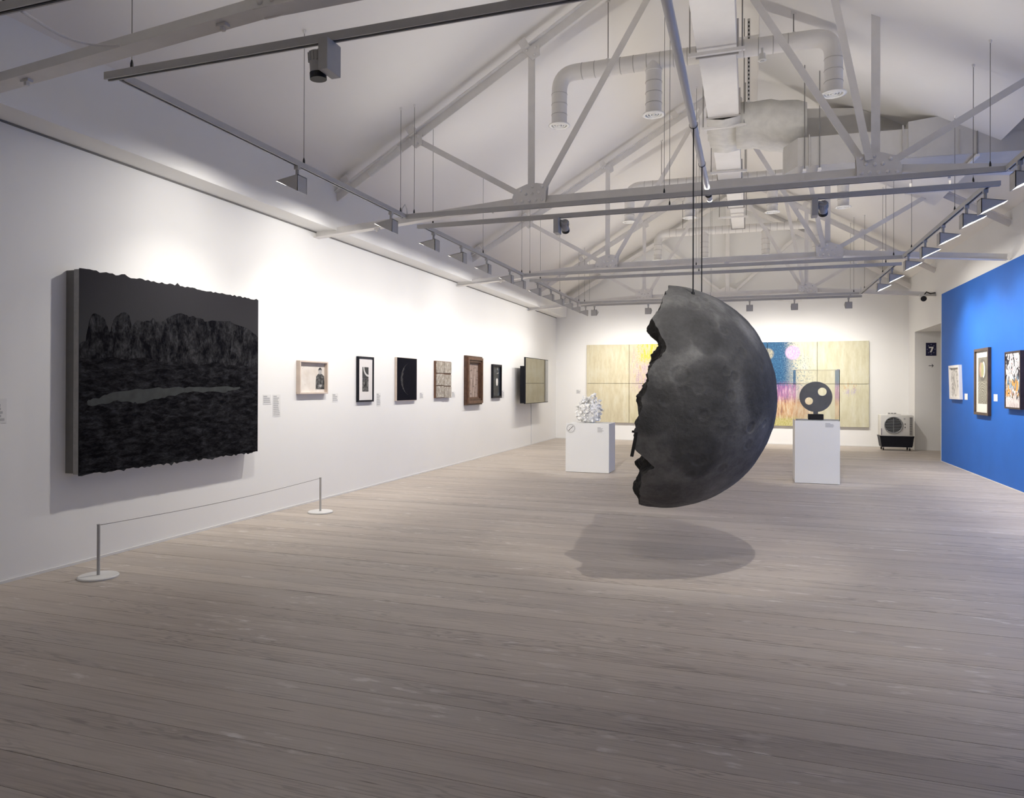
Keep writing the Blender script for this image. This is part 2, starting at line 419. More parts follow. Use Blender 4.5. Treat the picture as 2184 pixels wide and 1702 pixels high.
# uplight strips added on top of every cross rail to brighten the ceiling
for t, yy, sg in UPS:
    r = MB().box(XTL+.1, XTR-.1, yy-.012, yy+.012, ZK+.0255, ZK+.032).build('added_uplight_strip', WHITEP, t)
    lamp('ceiling_fill_lamp', 'AREA', t, ((XTL+XTR)/2, yy, ZK+.0335), (0, sg*.60, .8), UP_W, (1, .935, .835), shape='RECTANGLE', size=6.1, size_y=.022, spread=RAD(112))
LENS = plain('lamp_lens', (.75, .75, .74), .3)
def washer(x, yy, direc, power, label, group, drop=.13, aim=1.35, beam=12., glow=1.):
    """wedge-shaped flood: direc = horizontal unit vector it throws light towards"""
    d = V((direc[0], direc[1], 0)); s_ = V((-d.y, d.x, 0)); top = V((x, yy, ZK-.025))
    t = thing('wall_washer', label, 'track light', top, group)
    m = MB(); m.tube([top, top-V((0, 0, drop-.03))], .016, 10); m.box(x-.022, x+.022, yy-.022, yy+.022, top.z-.035, top.z-.0)
    m.build('stem', FIXM, t)
    w2 = .075; c = top-V((0, 0, drop-.03))
    def pt(a, z, b): return c+d*a+s_*b+V((0, 0, z))
    # shell: top plate, back plate, two cheeks (open towards the wall)
    m = MB(); th = .006
    A, B, C_ = (-.055, 0.), (.18, -.040), (-.055, -.155)
    m.prism([pt(A[0], 0, -w2), pt(B[0], B[1], -w2), pt(B[0], B[1]-th, -w2), pt(A[0], -th, -w2)], s_*2*w2)
    m.prism([pt(A[0], 0, -w2), pt(A[0]+th, 0, -w2), pt(A[0]+th, C_[1], -w2), pt(A[0], C_[1], -w2)], s_*2*w2)
    for sd in (-1, 1):
        b0 = sd*w2 - (th if sd > 0 else 0)
        m.prism([pt(A[0], -.001, b0), pt(B[0]-.001, B[1]-.002, b0), pt(C_[0], C_[1], b0)], s_*th)
    m.build('housing', FIXM, t)
    nrm = (d*.66+V((0, 0, -.75))).normalized(); ctr = pt(.026, -.082, 0)
    m = MB(); e = V((d.x*.75, d.y*.75, .66)).normalized()
    q = [ctr+e*.085*a+s_*.066*b for a, b in ((-1, -1), (1, -1), (1, 1), (-1, 1))]
    m.prism(q, -nrm*.004); m.build('lens', LENS, t)
    if power:
        lamp('glow_lamp', 'AREA', t, ctr+nrm*.004, nrm, power*glow, shape='RECTANGLE', size=.12, size_y=.05)
        dist = {(-1, 0): 1.47, (1, 0): 1.5, (0, 1): 2.6}[direc]
        lamp('beam_lamp', 'SPOT', t, ctr+nrm*.03, d*dist+V((0, 0, aim-ctr.z)), power*beam, spot_size=RAD(96), spot_blend=1., shadow_soft_size=.05)
    return t
ordn = ['first', 'second', 'third', 'fourth', 'fifth']
for k, yy in enumerate((5.73, 7.58)):
    washer(XTL, yy, (-1, 0), WASH_W*(.85 if k == 0 else 1), 'wedge light on the left rail of the near track, %s' % ('above the dark landscape painting' if k == 0 else 'beside its far corner'), 'wall washers over the left wall', aim=1.1, glow=2.2, beam=10.)
for k, yy in enumerate((8.78, 9.76, 10.82, 11.99)):
    washer(XTL, yy, (-1, 0), WASH_W*.5, '%s wedge light from the near end on the left rail of the middle track' % ordn[k], 'wall washers over the left wall', aim=1.1, glow=2.2, beam=10.)
washer(XTL+.0, 12.7, (-1, 0), WASH_W*.55, 'wedge light at the far left corner of the middle track', 'wall washers over the left wall', aim=1.1, glow=2.2, beam=10.)
for k, yy in enumerate((13.75, 14.75, 15.6, 16.45, 17.25)):
    washer(XTL, yy, (-1, 0), WASH_W*.42, '%s wedge light from the near end on the left rail of the far track' % ordn[k], 'wall washers over the left wall', aim=1.1, glow=2.2, beam=10.)
washer(XTL+.02, 18.05, (-1, 0), WASH_W*.3, 'wedge light at the left end of the straight track, turned to the left wall', 'wall washers over the left wall', aim=1.1, glow=2.2, beam=10.)
washer(XTR, 5.2, (1, 0), RIGHT_W, 'added wedge light on the right rail of the near track, out of view', 'wall washers over the blue wall', aim=1.7, glow=.9)  # unseen lamp added to light the near floor and blue wall
washer(XTR, 7.62, (1, 0), RIGHT_W, 'wedge light on the right rail of the near track at the photo edge', 'wall washers over the blue wall', aim=1.7, glow=.9)
for k, yy in enumerate((8.62, 9.30, 10.34, 11.32, 12.45)):
    washer(XTR, yy, (1, 0), RIGHT_W*.62, '%s wedge light from the near end on the right rail of the middle track' % ordn[k], 'wall washers over the blue wall', aim=1.7, glow=.9)
for k, yy in enumerate((13.8, 15.0)):
    washer(XTR, yy, (1, 0), RIGHT_W*.8, '%s wedge light from the near end on the right rail of the far track' % ordn[k], 'wall washers over the blue wall', aim=1.7, glow=.9)
for k, x in enumerate((-3.8, -2.43, -.02, .98, 2.14)):
    washer(x, 18.05, (0, 1), BACK_W, '%s lamp from the left on the straight track, aimed at the wide painting' % ordn[k], 'lamps aimed at the end wall', aim=1.5, glow=.6)

RIBM = plain('spot_fins', (.5, .5, .5), .4)
def spot(x, yy, aim, power, label, sz, blend=.15, boxside=1):
    top = V((x, yy, ZK-.025)); t = thing('track_spotlight', label, 'spotlight', top, 'cylinder spotlights on the tracks')
    m = MB(); m.box(x+boxside*.055-.032, x+boxside*.055+.032, yy-.075, yy+.075, top.z-.19, top.z-.0, .004); m.build('gear_box', FIXM, t)
    ax = (V(aim)-(top-V((0, 0, .12)))).normalized(); c = top+V((-boxside*.035, 0, -.045))
    m = MB(); m.tube([c, c+V((boxside*.05, 0, .02))], .012, 8); m.build('swivel', FIXM, t)
    m = MB(); m.tube([c, c+ax*.005, c+ax*.13], [.040, .047, .047], 20); m.build('barrel', FIXM, t, 'auto')
    o_ = ax.orthogonal().normalized(); u_ = ax.cross(o_)
    for k in range(14):
        a = 2*pi*k/14; rr = o_*cos(a)+u_*sin(a)
        m = MB(); m.beam(c+ax*.01+rr*.05, c+ax*.062+rr*.05, .010, .006, rr); m.build('fin', RIBM, t)
    m = MB(); m.tube([c+ax*.128, c+ax*.165], .050, 20); m.build('snoot', DARK, t, 'auto')
    if power: lamp('spot_lamp', 'SPOT', t, c+ax*.175, ax, power, spot_size=RAD(sz), spot_blend=blend, shadow_soft_size=.03)
    return t
spot(-2.46, 3.72, (-2.3, 3.9, 0), 0, 'unlit cylinder spotlight with grey gear box on the near track', 40, boxside=1)
for x, lab in ((-.35, 'added cylinder spotlight on the track above the camera, unseen, left one'), (1.75, 'added cylinder spotlight on the track above the camera, unseen, right one')):
    spot(x, 2.86, (x-.25, 6.0, .5), SPOT_W*.6, lab, 84, 1., boxside=1)  # unseen spotlights added to light the moon's front and the floor
spot(-2.2, 8.50, (-2.78, 12.6, .95), SPOT_W*2.3, 'cylinder spotlight left of the moon on the middle track', 34, .5, boxside=-1)
spot(.72, 8.50, (1.0, 12.6, .9), SPOT_W*1.6, 'cylinder spotlight right of the moon on the middle track', 34, .5, boxside=-1)
# steep downlight set into the ceiling lining over the hanging moon
ML = (.72, 4.45, lz(.72)-.01)
t = thing('ceiling_downlight', 'small round downlight set in the ceiling lining above the moon', 'downlight', ML)
m = MB(); m.tube([(ML[0], ML[1], ML[2]+.10), (ML[0], ML[1], ML[2]-.06)], .055, 20); m.build('barrel', FIXM, t, 'auto')
m = MB(); m.tube([(ML[0], ML[1], ML[2]-.055), (ML[0], ML[1], ML[2]-.075)], .058, 20); m.build('bezel', DARK, t, 'auto')
lamp('down_lamp', 'SPOT', t, (ML[0], ML[1], ML[2]-.085), (-.265, .46, -1), SPOT_W*1.9, spot_size=RAD(36), spot_blend=.6, shadow_soft_size=.03)

# tube fixtures under the rafters / lining
t = thing('tube_light', 'white tube light fixed under the left rafter of the pipe truss', 'tube light', (-4.42, 8.10, 4.40))
a, b = V((-4.62, 8.08, 4.26)), V((-4.20, 8.08, 4.52))
m = MB(); m.tube([a, b], .045, 16); m.build('housing', WHITEM, t, 'auto')
m = MB(); m.beam(a+V((.02, .0, .05)), b+V((-.02, .0, .05)), .06, .03); m.build('bracket', STEEL, t)
for e_, d_ in ((a, -1), (b, 1)):
    m = MB(); dd = (b-a).normalized()*d_; m.tube([e_, e_+dd*.012], .047, 16); m.build('end_cap', STEEL, t, 'auto')
def boxlight(x0, x1, yy, z, label):
    t = thing('strip_light', label, 'strip light', (x0, yy, z))
    m = MB(); m.box(x0, x1, yy-.06, yy+.06, z, z+.05, .006); m.build('housing', WHITEM, t)
    for x in (x0+.06, x1-.06):
        m = MB(); m.tube([(x, yy-.03, z+.001), (x, yy-.03, z-.008)], .012, 10); m.build('lamp_eye', WHITEP, t)
    m = MB()
    for x in (x0+.05, x1-.05): m.box(x-.01, x+.01, yy-.01, yy+.01, z+.048, z+.10)
    m.build('bracket', STEEL, t)
boxlight(1.62, 2.10, 8.86, 3.70, 'pale strip light hung behind the right gusset of the pipe truss')
boxlight(1.45, 2.05, 14.0, 3.88, 'pale strip light beyond the second truss on the right')

# ------------------------------------------------------------------ ducts
def bentpath(pts, r=.16, n=7):
    pts = [V(p) for p in pts]; out = [pts[0]]
    for a, b, c in zip(pts, pts[1:], pts[2:]):
        d1 = (a-b).normalized(); d2 = (c-b).normalized()
        for k in range(n+1):
            f_ = k/n; p0 = b+d1*r; p2 = b+d2*r
            out.append(p0*(1-f_)**2+b*2*f_*(1-f_)+p2*f_*f_)
    out.append(pts[-1]); return out
def diffuser(parent, x, yy, z, r=.135):
    d = MB(); d.lathe([(.095, .03), (.10, .012), (r, .004), (r+.004, -.004), (.105, -.012), (.098, .0)], (x, yy, z), 28)
    o = d.build('diffuser', WHITEM, parent, True)
    for rr in (.075, .045):
        m = MB(); m.lathe([(rr+.012, .012), (rr, -.008), (rr-.012, -.004), (rr-.006, .012)], (x, yy, z), 24); m.build('ring', WHITEM, o, True)
    m = MB(); m.lathe([(0.0001, -.008), (.024, -.006), (.02, .01)], (x, yy, z), 16); m.build('core', WHITEM, o, True)
    m = MB(); m.lathe([(.0001, .02), (.094, .02)], (x, yy, z), 20); m.build('throat', DARK, o)
def round_duct(Y, z, drops, zd, label, r=.098, elbows=True):
    t = thing('round_duct', label, 'air duct', (drops[0], Y, zd), 'round air ducts')
    xa, xb = drops[0], drops[-1]
    m = MB(); m.tube(bentpath([(xa, Y, zd+.02), (xa, Y, z), (xb, Y, z), (xb, Y, zd+.02)], .22, 8), r, 24); m.build('pipe', DUCTM, t, 'auto')
    for x in drops[1:-1]:
        m = MB(); m.tube([(x, Y, z-.02), (x, Y, zd+.02)], r*.97, 24); m.build('drop_pipe', DUCTM, t, 'auto')
        m = MB(); m.tube([(x, Y, z-.13), (x, Y, z-.115)], r*1.06, 24); m.build('collar', DUCTM, t, 'auto')
    for x in drops: diffuser(t, x, Y, zd)
    # swaged ring seams
    n = int((xb-xa-.5)/.16)
    for k in range(n):
        x = xa+.30+k*.16
        m = MB(); m.lathe([(r+.001, -.004), (r+.005, 0), (r+.001, .004)], (x, Y, z), 24, 'x'); m.build('seam', DUCTD, t)
    for x in drops:
        for k in range(3):
            zz = zd+.13+k*.13
            if zz < z-.24:
                m = MB(); m.lathe([(r+.001, -.004), (r+.005, 0), (r+.001, .004)], (x, Y, zz), 24); m.build('seam', DUCTD, t)
    for x in (xa+.62, xb-.42):
        zt = ceil_at(x, Y)
        m = MB(); m.tube([(x, Y, z+r-.01), (x, Y, zt)], .007, 6); m.build('hanger_rod', WIRE, t)
        m = MB(); m.lathe([(r+.003, -.012), (r+.008, -.012), (r+.008, .012), (r+.003, .012)], (x, Y, z), 24, 'x'); m.build('strap', DUCTM, t)
        m = MB(); m.box(x-.03, x+.03, Y-.012, Y+.012, zt-.02, zt+.02); m.build('rod_anchor', DUCTM, t)
    return t
round_duct(8.75, 5.50, (-2.30, -1.12, .88), 4.85, 'nearest white round duct with down-turned ends behind the pipe truss')
round_duct(14.1, 5.48, (-2.27, -1.11, .38, 1.58), 4.80, 'second round duct with four diffusers beyond the second truss')
round_duct(18.5, 5.46, (-2.25, -1.1, .35, 1.5), 4.78, 'farthest round duct, crossing before the gable wall')
# main rectangular duct along the room
t = thing('main_duct', 'long white rectangular duct running under the ridge', 'air duct', (-.36, 9, 5.25))
segs = [(YF+.01, 5.2, -.57, -.15, 5.25, 5.62), (5.2, 8.28, -.57, -.15, 5.25, 5.62), (8.28, 10.15, -.56, -.155, 5.24, 5.6), (11.5, 13.2, -.55, -.16, 5.22, 5.56), (13.2, 15.4, -.44, -.14, 5.24, 5.54), (15.4, 17.5, -.41, -.14, 5.25, 5.50)]
for ya, yb, xa, xb, za, zb in segs:
    MB().box(xa, xb, ya, yb, za, zb, .004).build('section', DUCTM, t)
    m = MB(); m.box(xa-.02, xb+.02, yb-.03, yb-.012, za-.02, za+.012); m.box(xa-.02, xa+.006, yb-.03, yb-.012, za, zb); m.box(xb-.006, xb+.02, yb-.03, yb-.012, za, zb); m.build('flange', DUCTD, t)
wv = MB()   # soft wrapped length
prev = None; N = 10
for k in range(N+1):
    yy = 10.13+1.39*k/N; bulge = .03*sin(pi*k/N)+.012*sin(k*2.7)
    ring = [wv.bm.verts.new(p) for p in ((-.56-bulge, yy, 5.22-bulge*1.6), (-.36, yy, 5.19-bulge*2), (-.15+bulge, yy, 5.22-bulge*1.6), (-.15+bulge, yy, 5.58+bulge), (-.56-bulge, yy, 5.58+bulge))]
    if prev:
        for i in range(5): wv.bm.faces.new((prev[i], prev[(i+1) % 5], ring[(i+1) % 5], ring[i]))
    prev = ring
wv.build('wrapped_section', WRAP, t, True)
for yy in (5.6, 8.05, 10.4, 12.6, 16.0):
    zt = min(roofz(-.62), roofz(-.1))
    MB().box(-.66, -.06, yy-.02, yy+.02, 5.17, 5.205).build('hanger_bar', STEEL, t)
    for x in (-.64, -.09): MB().tube([(x, yy, 5.17), (x, yy, roofz(x))], .008, 6).build('hanger_rod', WIRE, t)
MB().box(-.43, -.17, 14.2, 14.5, 5.222, 5.241).build('access_panel', DUCTM, t)
# wrapped branch and the rectangular duct to the right
t = thing('branch_duct', 'grey rectangular branch duct running right from the wrapped elbow', 'air duct', (.5, 10.3, 4.45))
wv = MB(); prev = None
for k in range(9):
    f_ = k/8; x = -.20+.92*f_; zc = 5.30-.16*f_*f_; hh = .20+.07*f_+.012*sin(k*2.1); w0, w1 = 10.42-.02*f_, 11.15
    ring = [wv.bm.verts.new(p) for p in ((x, w0, zc-hh), (x, w0-.03, zc), (x, w0, zc+hh), (x, w1, zc+hh), (x, w1, zc-hh), (x, (w0+w1)/2, zc-hh-.05))]
    if prev:
        for i in range(6): wv.bm.faces.new((prev[i], prev[(i+1) % 6], ring[(i+1) % 6], ring[i]))
    else: wv.bm.faces.new(ring[::-1])
    prev = ring
wv.bm.faces.new(prev); wv.build('wrapped_elbow', WRAP, t, True)
m = MB(); m.prism([(.66, 10.62, 4.83), (2.15, 10.62, 4.80), (2.15, 10.62, 4.93), (1.35, 10.62, 5.33), (.66, 10.62, 5.40)], (0, .6, 0)); m.build('rear_box', RECTD, t)
m = MB(); m.prism([(.42, 10.35, 4.43), (.58, 10.0, 4.43), (3.865, 10.0, 4.37), (3.865, 10.58, 4.37), (.42, 10.58, 4.43)], (0, 0, .37)); m.build('front_box', RECTD, t)
m = MB(); m.prism([(1.86, 9.985, 4.415), (3.867, 9.985, 4.36), (3.867, 9.985, 4.62), (2.75, 9.985, 4.62), (2.28, 9.985, 4.90), (1.86, 9.985, 4.86)], (0, .6, 0)); m.build('deep_box', RECTD, t)
for x in (.72, 1.80, 2.42, 3.3):
    z1_ = 4.82 if x < 1.85 else 4.70
    MB().box(x-.008, x+.008, 9.975, 9.99, 4.40, z1_).build('seam_rib', DUCTD, t)
for x in (.66, .84, 2.6):
    MB().tube([(x, 9.97, 4.38), (x, 9.97, ceil_at(x, 9.97))], .007, 6).build('hanger_rod', WIRE, t)
    MB().box(x-.02, x+.02, 9.95, 10.62, 4.345, 4.375).build('hanger_bar', STEEL, t)
# perforated strap beside the duct
t = thing('perforated_strap', 'dark perforated metal strap hanging beside the main duct', 'metal strap', (-.03, 9.5, 5.3))
MB().box(-.045, -.012, 9.68, 9.684, 5.22, 6.30).build('band', TRACKM, t)
for k in range(20):
    MB().box(-.036, -.020, 9.676, 9.679, 5.25+k*.052, 5.275+k*.052).build('hole', DARK, t)
MB().box(-.5, .1, 9.69, 9.73, 6.02, 6.08).build('cross_bar', STEEL, t)
# smoke detector
t = thing('smoke_detector', 'small round white smoke detector right of the main duct', 'detector', (.12, 8.62, 5.28))
c = (.12, 8.62, 5.28)
MB().lathe([(.036, .07), (.036, .02), (.048, .0), (.046, -.008), (.0001, -.010)], c, 20).build('body', WHITEP, t, True)
MB().lathe([(.024, -.009), (.024, -.014), (.0001, -.014)], c, 16).build('grille', TRACKM, t)
MB().tube([(c[0], c[1], c[2]+.06), (c[0], c[1], 5.42)], .012, 8).build('stem', WHITEP, t)

# ------------------------------------------------------------------ the hanging pipe and the moon
PX, PZ = -.448, 3.705
t = thing('steel_pipe', 'round white pipe clamped under the truss chords, carrying the moon', 'pipe', (PX, 8.3, PZ))
MB().tube([(PX, 3.1, PZ), (PX, 8.52, PZ)], .030, 20).build('tube', PIPEM, t, 'auto')
for yy in (Y0, Y1+.02):
    m = MB(); m.lathe([(.033, -.02), (.042, -.02), (.042, .02), (.033, .02)], (PX, yy, PZ), 20, 'y'); m.box(PX-.045, PX-.035, yy-.012, yy+.012, PZ, PZ+.12); m.box(PX+.035, PX+.045, yy-.012, yy+.012, PZ, PZ+.12)
    m.build('clamp', DARK, t)
CABY = (6.035, 7.12)
for yy in CABY:
    m = MB(); m.lathe([(.033, -.008), (.036, 0), (.033, .008)], (PX, yy, PZ), 16, 'y'); m.build('cable_wrap', DARK, t)

MC = V((-.754, 6.39, 1.466)); MR = .969; TL = RAD(7.3)
en = V((cos(TL), 0, -sin(TL))); e1 = V((0, -1, 0)); e2 = V((sin(TL), 0, cos(TL)))
RIM = [(-90, 91), (-79.4, 91.3), (-64.6, 90.2), (-51.4, 89.2), (-45.2, 88.6), (-40.6, 88.2), (-35.5, 85.5), (-34.0, 82.7), (-30.8, 85.6), (-27.4, 89.0), (-24.4, 93.2), (-20.8, 93.0), (-15.1, 92.9), (-12.9, 91.8), (-10.4, 91.7), (-7.0, 91.0), (-4.4, 89.8), (-2.6, 90.8), (-.3, 91.3), (1.9, 90.0), (5.9, 89.6), (8.3, 89.4), (11.4, 90.4), (13.6, 89.5), (16.7, 87.8), (19.1, 86.1), (22.4, 84.3), (26.4, 84.6), (29.3, 86.8), (32.9, 88.9), (36.7, 91.5), (39.3, 93.1), (43.0, 92.3), (47.8, 90.7), (53.9, 90.7), (59.5, 90.8), (69.0, 90.6), (82.5, 92.2), (90, 91.5)]
def rim(th):
    d = math.degrees(th) % 360
    if d > 180: d -= 360
    j = MN.noise(V((cos(th)*7, sin(th)*7, 4.2)))*1.1+MN.noise(V((cos(th)*22, sin(th)*22, 1.2)))*1.2+MN.noise(V((cos(th)*55, sin(th)*55, 3.2)))*.7
    if -90 <= d <= 90:
        for (a, pa), (b, pb) in zip(RIM, RIM[1:]):
            if a <= d <= b: return RAD(pa+(pb-pa)*(d-a)/(b-a)+j*.6)
    return RAD(91.2+4.5*MN.noise(V((cos(th)*3, sin(th)*3, 9.)))+j)
BL = [((.237, .743, .626), .22), ((.161, .815, .556), .15), ((.358, .759, .544), .14), ((.647, .581, .493), .2), ((.733, .557, .391), .2), ((.564, .59, .578), .13), ((.482, .856, .186), .2), ((.436, .9, .016), .22), ((.163, .986, -.02), .15), ((.364, .897, -.252), .2), ((.842, .529, .102), .16), ((.417, .797, -.437), .16), ((.11, .978, -.175), .15)]
CR = [((.24, .948, .209), .078), ((.232, .566, .791), .06), ((.151, .989, -.004), .04), ((.599, .793, -.112), .035), ((.809, .519, -.277), .05), ((.282, .865, -.415), .05), ((.451, .781, -.433), .06), ((.402, .718, -.568), .05), ((.631, .602, -.489), .05), ((.809, .572, -.136), .05), ((.513, .66, -.549), .04), ((.41, .637, .653), .05), ((.571, .768, .29), .04)]
rc = random.Random(3)
for _ in range(110):
    a = rc.uniform(0, 2*pi); zc_ = rc.uniform(.03, 1); q = sqrt(1-zc_*zc_)
    CR.append(((zc_, q*cos(a), q*sin(a)), rc.choice((.012, .016, .02, .025, .03, .045))))
BL = [(V(a).normalized(), r) for a, r in BL]; CR = [(V(a).normalized(), r) for a, r in CR]
for _ in range(16):
    a = rc.uniform(0, 2*pi); zc_ = rc.uniform(.0, .95); q = sqrt(1-zc_*zc_); p = V((zc_, q*cos(a), q*sin(a)))
    if p.y < .4: BL.append((p, rc.uniform(.12, .3)))
RAYC = CR[0][0]
def moon_surf(p):
    """p unit vector in (axis, e1, e2) -> radial displacement, albedo factor"""
    h = .005*MN.fractal(p*3.2, 1., 2., 5)+.0015*MN.noise(p*23)
    al = .5+.25*MN.fractal(p*2.4+V((3, 1, 7)), 1., 2., 5)
    mar = 0.
    for c, r in BL:
        dd = (p-c).length+.10*MN.noise(p*6+c*3)
        if dd < r*1.6: mar = max(mar, min(1., max(0., (r*1.35-dd)/(r*.6))))
    al -= .34*mar
    for c, r in CR:
        dd = (p-c).length/r
        if dd < 1.6:
            if dd < .82: h -= r*.07
            elif dd < 1.: h += r*(-.07+.12*(dd-.82)/.18)
            else: h += r*.05*max(0, 1-(dd-1.)/.6)
            if r > .03: al += (.05 if .85 < dd < 1.2 else -.03*(dd < .85))
    dd = (p-RAYC).length
    if dd < .42:
        v = p-RAYC; a = atan2(v.z, v.x)
        al += .20*max(0, 1-dd/.42)*(.4+.6*max(0, MN.noise(V((cos(a)*4, sin(a)*4, 2.))))*1.6)
    return h, al
def moon_mesh():
    NT_, NP = 420, 150; NF = 46
    verts, faces, cols = [], [], []
    Wd = lambda p: en*p.x+e1*p.y+e2*p.z
    rims = [rim(2*pi*i/NT_) for i in range(NT_)]
    h, al = moon_surf(V((1, 0, 0))); verts.append(Wd(V((1, 0, 0)))*MR*(1+h)); cols.append(al)
    edge = []
    for j in range(1, NP+1):
        f_ = (j/NP)
        for i in range(NT_):
            th = 2*pi*i/NT_; ph = rims[i]*f_
            p = V((cos(ph), sin(ph)*cos(th), sin(ph)*sin(th))); h, al = moon_surf(p)
            verts.append(Wd(p)*MR*(1+h)); cols.append(al)
            if j == NP: edge.append(p*(1+h))
    idx = lambda j, i: 1+(j-1)*NT_+i % NT_
    for i in range(NT_): faces.append((0, idx(1, i), idx(1, i+1)))
    for j in range(1, NP):
        for i in range(NT_): faces.append((idx(j, i), idx(j+1, i), idx(j+1, i+1), idx(j, i+1)))
    ns = len(faces); base = len(verts)
    for j in range(1, NF):
        f_ = 1-j/NF
        for i in range(NT_):
            p = edge[i]; env = min(1, (1-f_)*9)
            q = V((p.x*f_**1.5, p.y*f_, p.z*f_))
            n1 = MN.fractal(V((q.y*2.6, q.z*2.6, 5.1)), .9, 2.1, 6)
            n2 = MN.noise(V((q.y*9, q.z*9, 2.2)))
            n3 = MN.turbulence(V((q.y*5, q.z*5, 8.)), 4, False)
            # rough broken rock, standing slightly proud of the rim except at the bites
            q.x += env*(-.02+.085*n1+.035*n2-.06*n3+.035*(1-f_))
            verts.append(Wd(q)*MR); cols.append(.12+.1*n2)
    verts.append(Wd(V((.03, 0, 0)))*MR); cols.append(.1); last = len(verts)-1
    fi = lambda j, i: idx(NP, i) if j == 0 else base+(j-1)*NT_+i % NT_
    for j in range(NF-1):
        for i in range(NT_): faces.append((fi(j, i), fi(j+1, i), fi(j+1, i+1), fi(j, i+1)))
    for i in range(NT_): faces.append((fi(NF-1, i), last, fi(NF-1, i+1)))
    me = bpy.data.meshes.new('moon'); me.from_pydata(verts, [], faces); me.update()
    at = me.attributes.new('albedo', 'FLOAT', 'POINT'); at.data.foreach_set('value', cols)
    for k, p in enumerate(me.polygons):
        p.use_smooth = k < ns; p.material_index = 0 if k < ns else 1
    return me
def moon_mat():
    n = NT('moon_rock'); co = n.coord()
    a = n.new('ShaderNodeAttribute', attribute_name='albedo').outputs['Fac']
    f1 = n.math('ADD', a, n.math('MULTIPLY', n.math('SUBTRACT', n.noise(co, 7, 6, .66), .5), .55))
    f1 = n.math('ADD', f1, n.math('MULTIPLY', n.math('SUBTRACT', n.noise(co, 34, 4, .6), .5), .3))
    n.base(n.ramp(f1, [(0., (.055, .055, .058)), (.35, (.098, .098, .102)), (.6, (.168, .168, .171)), (1., (.29, .29, .29))]))
    n.set(.8, spec=.2); n.bump(n.noise(co, 46, 6, .65), .45, .012); return n.m
moon = thing('moon_sculpture', 'large suspended half moon sculpture in charcoal grey with a broken left side', 'sculpture', MC)
me = moon_mesh(); me.materials.append(moon_mat()); me.materials.append(plain('broken_rock', (.022, .021, .021), .85, var=.4, scale=9, bump=.8, bscale=30))
# split into the cratered shell and the broken face
bm = bmesh.new(); bm.from_mesh(me); o = bpy.data.objects.new('cratered_shell', me)
bm2 = bm.copy()
bmesh.ops.delete(bm, geom=[f for f in bm.faces if f.material_index == 1], context='FACES'); bm.to_mesh(me); bm.free()
me2 = bpy.data.meshes.new('broken_face'); bmesh.ops.delete(bm2, geom=[f for f in bm2.faces if f.material_index == 0], context='FACES')
for f in bm2.faces: f.material_index = 0
bm2.to_mesh(me2); bm2.free(); me2.materials.append(me.materials[1])
COL.objects.link(o); o.parent = moon
o2 = bpy.data.objects.new('broken_face', me2); COL.objects.link(o2); o2.parent = moon; o2['label'] = 'rough black broken rock face'
for yy in CABY:
    dx, dy = PX-MC.x, yy-MC.y; q = MR*MR-dx*dx-dy*dy
    m = MB(); m.tube([(PX, yy, MC.z+sqrt(q)-.02), (PX, yy, PZ-.02)], .0055, 6); m.build('suspension_cable', DARK, moon)
    m = MB(); m.lathe([(.016, 0), (.012, .02), (.0001, .022)], (PX, yy, MC.z+sqrt(q)-.004), 12); m.build('eyelet', DARK, moon)
# metal bracket poking out at the broken edge
m = MB(); bp0 = MC+en*(-.035)+e1*.915+e2*(-.27)
m.beam(bp0, bp0-e2*.19+en*(-.012), .03, .022); m.beam(bp0+en*.03, bp0-en*.035, .02, .016); m.build('bracket', DARK, moon)

# ------------------------------------------------------------------ plinths and what stands on them
def label_card(yx, z0, z1, axis, plane, a0, a1, label, lines=5, mat_=CARDM, dark=TEXTM, group='wall labels', sgn=1, cat='label'):
    """axis 'x': card on the plane x=plane spanning y a0..a1; axis 'y': on the plane y=plane spanning x a0..a1"""
    t = thing('wall_label', label, cat, (plane, a0, z0) if axis == 'x' else (a0, plane, z0), group)
    th = .003*sgn
    m = MB()
    if axis == 'x': m.box(min(plane, plane+th), max(plane, plane+th), a0, a1, z0, z1)
    else: m.box(a0, a1, min(plane, plane+th), max(plane, plane+th), z0, z1)
    m.build('card', mat_, t)
    rr = random.Random(int(abs(a0)*1000)); H_ = z1-z0; Wd = a1-a0
    for k in range(lines):
        zc = z1-H_*(k+.9)/(lines+.9); hh = H_*.16/max(1, lines/4); ln = Wd*(rr.uniform(.6, .86) if k else .45)
        b0 = a0+Wd*.06 if (axis == 'y' or sgn > 0) else a1-Wd*.06-ln
        m = MB(); p0, p1 = plane+th, plane+th*1.25
        if axis == 'x': m.box(min(p0, p1), max(p0, p1), b0, b0+ln, zc-hh/2, zc+hh/2)
        else: m.box(b0, b0+ln, min(p0, p1), max(p0, p1), zc-hh/2, zc+hh/2)
        m.build('text_line', dark, t)
    return t
p1 = thing('plinth', 'low white square plinth carrying the paper vessel', 'plinth', (-2.78, 12.9, 0), 'white plinths')
MB().box(-3.18, -2.385, 12.615, 13.22, .004, .885, .003).build('body', PLINTHM, p1)
p2 = thing('plinth', 'taller white plinth carrying the glass case', 'plinth', (1.02, 12.74, 0), 'white plinths')
MB().box(.686, 1.355, 12.425, 13.05, .004, 1.01, .003).build('body', PLINTHM, p2)
label_card(0, .72, .83, 'y', 12.615, -2.60, -2.47, 'small text label on the low plinth', 5, CARDM, TEXTM, 'plinth labels', -1)
label_card(0, .90, .985, 'y', 12.425, 1.13, 1.29, 'small text label on the taller plinth', 4, PLINTHM, TEXTM, 'plinth labels', -1)
